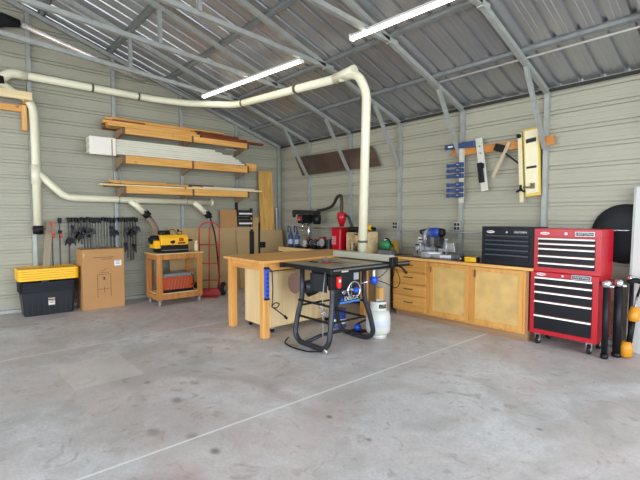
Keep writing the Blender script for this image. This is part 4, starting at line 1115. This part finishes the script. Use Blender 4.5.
obj('side_wall', B().box(-4.945, -4.93, 5.385, 5.60, ZB, 1.25), pm, t)
for k, (x, c) in enumerate(((-5.42, 'b9b6b0'), (-5.30, '57524c'), (-5.12, '8a4a38'))):
    o = thing('hand_tool', ['small white capped jar inside the left organizer slot', 'dark metal plane inside the organizer middle slot', 'reddish block inside the organizer right slot'][k], ['jar', 'plane', 'block'][k], (x, 5.5, ZB + .016))
    if k == 0: obj('body', B().lathe([(.028, 0), (.028, .10), (.02, .12)], (x, 5.47, ZB + .016)), mat('glass_grey', 'b9b6b0', .3), o); obj('cap', B().cyl((x, 5.47, ZB + .136), (x, 5.47, ZB + .155), .022, 12), white, o)
    elif k == 1: obj('body', B().box(x - .03, x + .03, 5.42, 5.57, ZB + .016, ZB + .04), mat('tool_steel', '57524c', .4, .5), o); obj('handle', B().tube([(x, 5.44, ZB + .04), (x, 5.45, ZB + .10)], [.014, .018], 10), mat('handle_wood', '6e3d22', .5), o)
    else: obj('body', B().box(x - .04, x + .04, 5.43, 5.55, ZB + .016, ZB + .13), mat('block_red', '8a4a38', .6), o, .004)
    o.name = ['jar', 'hand_plane', 'wood_block'][k]
def drill(x, y, z, rz, col, label):
    o = thing('cordless_drill', label, 'drill', (x, y, z), rz)
    o.scale = (1.3, 1.3, 1.3)
    obj('body', B().lathe([(.02, -.10), (.032, -.085), (.034, .05), (.022, .075)], (0, 0, .045), 'x'), col, o, 0, True)
    obj('chuck', B().lathe([(.020, .075), (.022, .10), (.010, .125)], (0, 0, .045), 'x'), black, o, 0, True)
    obj('grip', B().tube([(-.03, 0, .03), (-.07, .04, .014), (-.09, .08, .018)], .016, 8), black, o, 0, True)
    obj('battery', B().box(-.13, -.06, .08, .14, .0, .05), black, o, .006, True)
drill(-5.35, 5.47, 1.232, R(30), black, 'black cordless drill lying on the left of organizer top')
drill(-5.18, 5.49, 1.232, R(160), mat('drill_dark', '2b2a28', .5), 'dark cordless drill lying right behind the white vertical pipe')
drill(-5.03, 5.49, 1.270, R(-20), yellow, 'yellow and black cordless drill on the raised organizer corner')
C.objects['cordless_drill.002'].location.z = 1.262
# green polisher / grinder
t = thing('sander_tool', 'green hand held power sander resting on a grey block', 'power tool', (-4.62, 5.45, ZB))
obj('block', B().box(-4.74, -4.46, 5.38, 5.54, ZB, ZB + .07), mat('grey_block', '77777a', .5), t, .006)
obj('body', B().lathe([(.03, -.14), (.065, -.11), (.085, -.02), (.080, .06), (.04, .10)], (-4.62, 5.46, ZB + .155), 'x'), mat('tool_green', '2e7a4c', .4), t)
obj('rear_handle', B().tube(smooth([(-4.68, 5.46, ZB + .22), (-4.62, 5.45, ZB + .27), (-4.54, 5.45, ZB + .25), (-4.52, 5.45, ZB + .16)], 5, .04), .012, 8), black, t)
obj('front_cap', B().ball((-4.64, 5.46, ZB + .225), .03, seg=10), white, t)
obj('cord', B().tube(smooth([(-4.53, 5.44, ZB + .20), (-4.46, 5.43, ZB + .16), (-4.40, 5.43, ZB + .06), (-4.37, 5.43, ZB + .03)], 5, .04), .006, 6), black, t)
o = thing('yellow_pouch', 'small yellow plastic box beside the green power tool', 'box', (-4.755, 5.66, ZB))
obj('case', B().box(-4.70, -4.56, 5.62, 5.72, ZB, ZB + .21), mat('mustard', 'c49a3a', .5), o, .01)
obj('latch', B().box(-4.65, -4.61, 5.614, 5.62, ZB + .12, ZB + .16), black, o)
o.name = 'plastic_box'

# ---------------------------------------------------------------- miter saw on the counter
ZC = .904
t = thing('miter_saw', 'silver sliding miter saw with blue motor on the brown worktop', 'miter saw', (-3.50, 5.48, ZC))
alu = mat('cast_aluminium', 'b4b7ba', .35, .55, .08, 8)
obj('base', B().prism([(-3.80, 5.42), (-3.66, 5.36), (-3.34, 5.36), (-3.18, 5.42), (-3.18, 5.56), (-3.80, 5.56)], 'z', ZC, ZC + .05), alu, t, .006)
obj('turntable', B().cyl((-3.50, 5.42, ZC + .05), (-3.50, 5.42, ZC + .085), .135, 32).box(-3.54, -3.46, 5.22, 5.34, ZC + .01, ZC + .07), alu, t)
obj('miter_scale', B().lathe([(.137, .05), (.142, .055), (.142, .07), (.137, .075)], (-3.50, 5.42, ZC)), mat('scale_white', 'd7dade', .4), t)
fb = B()
for x0_, x1_ in ((-3.80, -3.55), (-3.45, -3.20)): fb.prism([(x0_, ZC + .085), (x1_, ZC + .085), (x1_, ZC + .18), (x0_ + .05, ZC + .18)] if x0_ < -3.6 else [(x0_, ZC + .085), (x1_, ZC + .085), (x1_ - .02, ZC + .20), (x0_, ZC + .18)], 'y', 5.50, 5.52)
obj('fence', fb, mat('fence_silver', 'c2c6c8', .3, .5), t, .003)
obj('hold_down_knob', B().cyl((-3.72, 5.40, ZC + .05), (-3.72, 5.40, ZC + .14), .010, 8).cyl((-3.72, 5.40, ZC + .14), (-3.72, 5.40, ZC + .17), .028, 10), black, t)
obj('slide_rail', B().cyl((-3.58, 5.52, ZC + .20), (-3.58, 5.80, ZC + .25), .013, 10).cyl((-3.50, 5.52, ZC + .20), (-3.50, 5.80, ZC + .25), .013, 10), chrome, t)
obj('pivot_arm', B().prism([(5.50, ZC + .08), (5.62, ZC + .08), (5.62, ZC + .28), (5.52, ZC + .36), (5.46, ZC + .30)], 'x', -3.58, -3.50), alu, t, .01)
obj('blade_guard', B().lathe([(.05, -.025), (.13, -.022), (.135, 0), (.13, .022), (.05, .025)], (-3.54, 5.40, ZC + .27), 'x', 32), mat('guard_grey', '85898c', .35, .3), t)
obj('blade', B().lathe([(.125, -.0015), (.125, .0015)], (-3.50, 5.40, ZC + .25), 'x', 32), chrome, t)
mo = obj('motor', B().lathe([(.045, 0), (.06, .02), (.065, .13), (.055, .17)], (-3.53, 5.40, ZC + .335), 'x'), mat('motor_blue', '223f96', .4), t)
obj('motor_cap', B().lathe([(.058, .17), (.052, .22), (.03, .23)], (-3.53, 5.40, ZC + .335), 'x'), black, mo)
obj('handle', B().tube(smooth([(-3.60, 5.36, ZC + .30), (-3.62, 5.31, ZC + .34), (-3.59, 5.28, ZC + .36), (-3.54, 5.32, ZC + .37)], 5, .04), .013, 8), black, t)
obj('gear_case', B().box(-3.76, -3.66, 5.40, 5.49, ZC + .05, ZC + .19).cyl((-3.70, 5.39, ZC + .12), (-3.70, 5.36, ZC + .12), .035, 14), alu, t, .01)
obj('label_panel', B().box(-3.77, -3.66, 5.49, 5.499, ZC + .20, ZC + .26), white, t)
obj('label_text', B().box(-3.76, -3.68, 5.486, 5.491, ZC + .215, ZC + .235), black, t)
obj('red_strip', B().box(-3.66, -3.56, 5.485, 5.498, ZC + .21, ZC + .245), mat('strip_maroon', '7d3040', .5), t)
obj('belt_housing', B().prism([(5.36, ZC + .16), (5.46, ZC + .12), (5.50, ZC + .24), (5.44, ZC + .31), (5.37, ZC + .28)], 'x', -3.44, -3.36), mat('housing_black', '26262a', .45), t, .008)
obj('vise', B().cyl((-3.26, 5.38, ZC + .05), (-3.26, 5.38, ZC + .24), .012, 8).box(-3.30, -3.21, 5.35, 5.41, ZC + .10, ZC + .12).cyl((-3.26, 5.38, ZC + .24), (-3.26, 5.38, ZC + .26), .025, 10), alu, t)
b = B()
for x in (-3.14,): b.box(x - .06, x + .06, 5.40, 5.54, ZC, ZC + .06).cyl((x, 5.40, ZC + .02), (x, 5.37, ZC + .02), .02, 10)
obj('extension', b, mat('ext_grey', '6f7478', .4, .3), t, .005)
obj('dust_elbow', B().tube([(-3.54, 5.52, ZC + .30), (-3.60, 5.58, ZC + .35), (-3.66, 5.62, ZC + .30)], .025, 10), black, t)
_ms = t; _ms.location.x -= .20; _ms.scale = (1.12, 1.0, 1.12)
t = thing('torpedo_level', 'yellow level with black end caps lying beside the miter saw', 'level', (-3.000, 5.25, ZC))
obj('body', B().box(-3.060, -2.890, 5.245, 5.285, ZC, ZC + .065), yellow, t, .004)
for x in (-3.090, -2.890): obj('end_cap', B().box(x, x + .03, 5.24, 5.29, ZC, ZC + .07), black, t, .004)
obj('vial', B().cyl((-3.000, 5.244, ZC + .04), (-2.950, 5.244, ZC + .04), .009, 8), mat('vial_green', 'c5d24a', .3), t)
t = thing('tape_dispenser', 'round grey and black tape measure next to the level', 'tape measure', (-3.135, 5.28, ZC))
obj('body', B().lathe([(.022, -.02), (.03, -.018), (.03, .018), (.022, .02)], (-3.130, 5.28, ZC + .032), 'y'), black, t)
obj('face', B().lathe([(.018, -.024), (.02, -.02)], (-3.130, 5.28, ZC + .032), 'y'), chrome, t)
t.name = 'tape_measure'

# ---------------------------------------------------------------- tool chests
ink = mat('logo_dark', '101114', .4)
def chest(name, label, x0, x1, y0, y1, z0, z1, handles, body, drawerm, handm, brand_x, brand_z, logo=True, bsize=.036):
    t = thing(name, label, 'tool chest', ((x0 + x1) / 2, (y0 + y1) / 2, z0))
    obj('carcass', B().box(x0, x1, y0, y1, z0, z1), body, t, .006)
    bz = [h for h in handles]
    for i, h in enumerate(handles):
        top = h + .012
        bot = (handles[i + 1] + .016) if i + 1 < len(handles) else z0 + .055
        d = obj('drawer', B().box(x0 + .055, x1 - .055, y0 - .010, y0 + .0, bot, top), drawerm, t, .003)
        obj('pull', B().prism([(y0 - .010, h + .010), (y0 - .026, h + .008), (y0 - .028, h - .008), (y0 - .022, h - .010), (y0 - .010, h - .002)], 'x', x0 + .057, x1 - .057), handm, d)
    # lock, round badge, brand plate
    xc = (x0 + x1) / 2
    obj('lock', B().cyl((xc, y0, brand_z), (xc, y0 - .008, brand_z), .012, 14), chrome, t)
    bp = obj('brand_plate', B().box(brand_x - .095, brand_x + .095, y0 - .004, y0, brand_z - .026, brand_z + .026), mat('plate_chrome', 'b9bcc0', .3, .6) if logo else ink, t, .002)
    ip = obj('plate_field', B().box(brand_x - .088, brand_x + .088, y0 - .0055, y0 - .004, brand_z - .019, brand_z + .019), ink, bp)
    text('plate_text', 'CRAFTSMAN', bsize, mat('logo_silver', 'd5d7d9', .4), bp, (brand_x, y0 - .0065, brand_z), (PI / 2, 0, 0), sx=.82, label='silver lettering on the plate')
    eb = B(); ex = x0 + .12
    eb.prism([(ex + .052 * math.cos(a), brand_z + .016 * math.sin(a)) for a in [k * PI / 10 for k in range(20)]], 'y', y0 - .004, y0)
    eo = obj('oval_emblem', eb, mat('emblem_white', 'e9dcdc', .4), t)
    obj('emblem_stripe', B().box(ex - .035, ex + .035, y0 - .0055, y0 - .004, brand_z - .003, brand_z + .004), body, eo)
    return t
drk = mat('drawer_black', '17191e', .35, 0, spec=.22)
hnd = mat('handle_cream', 'dcdbd2', .3, .3)
t = chest('rolling_tool_cabinet', 'red rolling tool cabinet with five black drawers, lower of the pair', -2.158, -1.452, 5.18, 5.63, .135, .868, [.799, .719, .630, .521, .353], red, drk, hnd, -1.62, .84, True, .034)
for x in (-2.08, -1.54):
    for y in (5.25, 5.56):
        cs = obj('caster', B().lathe([(.03, -.018), (.05, -.016), (.05, .016), (.03, .018)], (x, y, .05), 'x'), rubber, t)
        obj('hub', B().lathe([(.015, -.021), (.028, -.019), (.028, .019), (.015, .021)], (x, y, .05), 'x'), chrome, cs)
        obj('fork', B().box(x - .028, x - .022, y - .02, y + .02, .045, .13).box(x + .022, x + .028, y - .02, y + .02, .045, .13).box(x - .03, x + .03, y - .03, y + .03, .12, .134), chrome, cs)
obj('side_handle', B().tube([(-1.452, 5.24, .80), (-1.41, 5.24, .80), (-1.41, 5.52, .80), (-1.452, 5.52, .80)], .012, 8), red, t)
chest('top_tool_chest', 'red top chest with five cream handled drawers, upper of the pair', -2.13, -1.44, 5.185, 5.60, .870, 1.372, [1.255, 1.197, 1.138, 1.054, .973], red, drk, hnd, -1.60, 1.318)
t = C.objects['top_tool_chest']
obj('lid_seam', B().box(-2.131, -1.439, 5.183, 5.601, 1.280, 1.284), mat('seam_dark_red', '7a0c1c', .4), t)
# black chest on counter
bt = mat('black_enamel', '171a20', .35, 0, spec=.22)
chest('black_tool_chest', 'black tool chest with dark drawers at the right end of worktop', -2.80, -2.14, 5.215, 5.62, .905, 1.385, [1.27, 1.212, 1.160, 1.095, 1.03], bt, mat('drawer_charcoal', '13161c', .3, 0, spec=.22), mat('handle_charcoal', '3c414b', .3, .3), -2.30, 1.318, False, .032)

# ---------------------------------------------------------------- things hanging on the right wall
# tinted panel tucked behind the knee braces
yb = Y1 - .072
o = obj('tinted_panel', B().prism([(-7.56, 2.83), (-5.28, 2.80), (-5.06, 2.42), (-7.30, 2.41)], 'y', yb - .012, yb - .003), mat('dark_smoky_sheet', '54443b', .25, .1, .35, 2.2))
tag(o, 'dark smoky panel strip fixed behind the braces above the bench', 'panel')
# orange wood cleat
t = obj('wood_cleat', B().box(-3.62, -2.17, yb - .028, yb - .005, 2.425, 2.54), wood('cleat_orange', 'd08e4e', 'b2743a', 'x'))
tag(t, 'orange toned wood cleat screwed across the posts', 'cleat')
def face_clamp(z, x, label, n=3):
    t = thing('locking_clamp', label, 'clamp', (x, yb - .08, z), 0, 'blue clamps on the post')
    obj('body', B().box(.0, .10, -.03, .03, -.10, .10), dblue, t, .01, True)
    for k in range(n):
        obj('arm', B().box(-.19, .01, -.015, .015, .065 - k * .075, .10 - k * .075), mat('arm_blue', '2f4a80', .4, .1), t, .005, True)
        
    obj('spindle', B().cyl((.04, 0, -.13), (.04, 0, .12), .010, 8), steel, t, 0, True)
# single one-arm clamps instead of a lump: three per bracket
def small_clamp(z, label, x0=-3.65, ln=.16):
    t = thing('hand_clamp', label, 'clamp', (x0, yb - .10, z), 0, 'blue clamps on the post')
    obj('bar', B().box(0, ln, -.016, .016, -.022, .022), mat('arm_blue', '2f4a80', .4, .1), t, .004, True)
    obj('tip', B().box(-.006, .03, -.024, .024, -.027, .027), dblue, t, .004, True)
    obj('head', B().box(ln - .01, ln + .10, -.03, .03, -.032, .034), dblue, t, .008, True)
    obj('screw', B().cyl((ln + .05, -.03, 0), (ln + .05, -.09, 0), .008, 8), steel, t, 0, True)
for k, z in enumerate((2.28, 2.20, 2.12)):
    small_clamp(z, 'blue steel hand clamp of the upper trio on the post, %s' % ['topmost', 'middle', 'lowest'][k])
for k, z in enumerate((1.99, 1.91, 1.83)):
    small_clamp(z, 'blue steel hand clamp of the lower trio on the post, %s' % ['topmost', 'middle', 'lowest'][k], -3.65)
t = thing('hand_clamp', 'larger blue clamp with white lettering above the two trios', 'clamp', (-3.70, yb - .10, 2.56), 0)
obj('bar', B().box(0, .28, -.012, .02, -.035, .035), dblue, t, .005, True)
obj('white_mark', B().box(.06, .14, -.0145, -.012, -.01, .012), white, t, 0, True)
obj('head', B().box(.28, .48, -.02, .03, -.04, .045), dblue, t, .008, True)
obj('post_board', B().box(-3.47, -3.41, yb - .075, yb - .03, 1.72, 2.56), white, None)
C.objects['post_board'].data.materials[0] = mat('post_board_pale', 'c4c2b2', .55)
pb = C.objects['post_board']; tag(pb, 'narrow pale board hung over the post with the blue clamps', 'board')
# grey level
o = thing('jig_bar', 'whitish jig bar with black clamp hanging from the cleat', 'jig', (-3.13, yb - .06, 2.30))
bb = obj('bar', B().beam((-3.18, yb - .05, 2.64), (-3.07, yb - .05, 1.88), .022, .10, (1, 0, 0)), mat('bar_white', 'cfcfc2', .4, .2), o, .003)
obj('black_clamp', B().beam((-3.14, yb - .085, 2.28), (-3.10, yb - .085, 2.0), .05, .07, (1, 0, 0)).box(-3.165, -3.075, yb - .10, yb - .07, 2.20, 2.27), black, o, .006)
for z in (2.52, 2.42): obj('bolt', B().cyl((-3.155 + (2.52 - z) * .14, yb - .075, z), (-3.155 + (2.52 - z) * .14, yb - .06, z), .012, 8), darksteel, o)
o = thing('bevel_stick', 'pale wood stick hanging at a slant from black hook', 'stick', (-2.87, yb - .06, 2.3))
obj('stick', B().beam((-2.73, yb - .05, 2.53), (-2.96, yb - .05, 2.06), .018, .045, (1, 0, 0)), mat('stick_pale', 'b9ab8c', .6), o, .003)
obj('hook', B().obox((-2.86, yb - .075, 2.46), (.13, .05, .10), (0, R(20), 0)), black, o, .01)
o = obj('black_rod', B().beam((-2.83, yb - .05, 2.42), (-2.56, yb - .05, 2.19), .016, .02), black)
tag(o, 'thin black rod slanting between the stick and gold fence', 'rod')
# gold fence
o = thing('saw_fence_jig', 'cream and gold fence jig hanging beside the sloping brace', 'fence', (-2.47, yb - .06, 1.8))
gold = mat('gold_edge', 'd8b84e', .4, .2); cream = mat('cream_panel', 'ece3bf', .45)
M_ = B(); M_.prism([(-2.555, 2.66), (-2.345, 2.68), (-2.31, 1.79), (-2.50, 1.77)], 'y', yb - .05, yb - .02); pl = obj('back_plate', M_, gold, o, .004)
M_ = B(); M_.prism([(-2.53, 2.635), (-2.365, 2.65), (-2.335, 1.83), (-2.49, 1.81)], 'y', yb - .056, yb - .05); obj('face', M_, cream, pl)
obj('slide_bar', B().prism([(-2.61, 2.62), (-2.565, 2.62), (-2.515, 1.70), (-2.56, 1.70)], 'y', yb - .085, yb - .05), mat('bar_cream', 'dfd3a6', .45), o, .003)
obj('printed_mark', B().prism([(-2.51, 2.53), (-2.38, 2.545), (-2.378, 2.49), (-2.508, 2.475)], 'y', yb - .0575, yb - .056), ink, pl)
obj('printed_mark', B().prism([(-2.495, 2.17), (-2.365, 2.18), (-2.363, 2.15), (-2.493, 2.14)], 'y', yb - .0575, yb - .056), ink, pl)
obj('knob', B().cyl((-2.585, yb - .085, 2.58), (-2.585, yb - .11, 2.58), .03, 14), black, o)
k_ = B(); k_.cyl((-2.54, yb - .085, 1.87), (-2.54, yb - .115, 1.87), .02, 10)
for a in range(3): k_.beam((-2.54, yb - .11, 1.87), (-2.54 + .06 * math.cos(R(90 + 120 * a)), yb - .11, 1.87 + .06 * math.sin(R(90 + 120 * a))), .025, .02, (0, 1, 0))
obj('star_knob', k_, black, o)
obj('clamp_arm', B().box(-2.53, -2.40, yb - .075, yb - .057, 1.885, 1.91).box(-2.43, -2.38, yb - .08, yb - .057, 1.88, 1.95), mat('arm_bronze', '6a5a38', .4, .3), o)

# round black dish with a rod in front
t = thing('round_cover', 'large round black cover hanging on the wall right of tool chest', 'cover', (-1.42, Y1 - .06, 1.0))
obj('dish', B().lathe([(.33, 0), (.34, .01), (.33, .02), (.20, .035), (.05, .04)], (-1.40, Y1 - .01, 1.31), 'y', 40).bm and B().lathe([(.05, -.05), (.20, -.045), (.325, -.03), (.34, -.018), (.33, -.01)], (-1.40, Y1 - .01, 1.31), 'y', 40), mat('dish_black', '1f2024', .5, spec=.25), t)
obj('rim', B().torus((-1.40, Y1 - .028, 1.31), .338, .008, 'y', 40, 6), blackm, t)
o = thing('wall_rod', 'thin pale rod fixed level across the round black cover', 'rod', (-1.45, Y1 - .08, 1.34))
obj('bar', B().tube([(-1.72, Y1 - .075, 1.345), (-1.24, Y1 - .075, 1.355)], .008, 8), chrome, o)
obj('end_clip', B().box(-1.25, -1.22, Y1 - .09, Y1 - .05, 1.33, 1.38), steel, o)

# black tubes with chrome heads
def light_stand(x, y, h, lab, r=.035):
    t = thing('speaker_stand', lab, 'stand', (x, y, 0))
    obj('tube', B().cyl((x, y, .03), (x, y, h), r, 16), mat('tube_black', '17181d', .45, 0, spec=.25), t)
    hd = obj('clamp_head', B().lathe([(.02, 0), (.045, .02), (.045, .06), (.022, .08)], (x, y - .01, h + .0)), chrome, t)
    obj('wing_knob', B().ball((x + .05, y - .03, h + .02), .022, (1.4, .7, .8), 10).cyl((x, y - .02, h + .02), (x + .05, y - .03, h + .02), .007, 8), chrome, hd)
    obj('foot', B().lathe([(.028, 0), (r + .008, .01), (r + .008, .045), (r, .05)], (x, y, 0)), blackm, t)
    return t
light_stand(-1.385, 5.20, .76, 'thick black tube with chrome head closest to the red cabinet', .03)
light_stand(-1.315, 5.36, .76, 'black tube with chrome head, middle of the three', .040)
light_stand(-1.245, 5.55, .80, 'thin black tube with chrome head, farthest from the red cabinet', .022)
for o in list(C.objects):
    if o.name.startswith('speaker_stand'): o.name = 'tube_stand'
# white board leaning at right edge
t = thing('leaning_door_panel', 'tall white panel leaning at the right edge of photo', 'panel', (-1.1, 5.8, 0))
obj('panel', B().prism([(5.66, 0.003), (5.69, .003), (5.81, 1.84), (5.78, 1.84)], 'x', -1.30, -.60), mat('panel_offwhite', 'c9cac4', .5), t, .003)
obj('edge_strip', B().prism([(5.652, 0.003), (5.660, .003), (5.780, 1.84), (5.772, 1.84)], 'x', -1.305, -1.285), steel, t)
t.name = 'tall_white_sheet'
# string trimmer
t = thing('string_trimmer', 'yellow and black battery trimmer leaning by the white panel', 'trimmer', (-1.17, 5.42, 0))
tl = lambda z: (-1.235 + z * .09, 5.40 + z * .10, z)
obj('shaft', B().tube([tl(.12), tl(.66)], .014, 10), chrome, t)
obj('motor_head', B().lathe([(.03, 0), (.06, .02), (.062, .12), (.04, .17)], (-1.24, 5.40, .01)), mat('trimmer_yellow', 'd08d1e', .4), t)
obj('lower_housing', B().tube([tl(.17), tl(.40)], [.030, .026], 10), black, t)
obj('middle_grip', B().tube([tl(.40), tl(.45), tl(.55)], [.045, .058, .040], 12), mat('trimmer_yellow', 'd08d1e', .4), t)
obj('top_handle', B().tube(smooth([(-1.25, 5.44, .80), (-1.20, 5.46, .84), (-1.08, 5.48, .80), (-1.02, 5.50, .74)], 5, .06), .028, 10), black, t)
obj('neck', B().tube([tl(.66), (-1.14, 5.465, .80)], .012, 8), black, t)
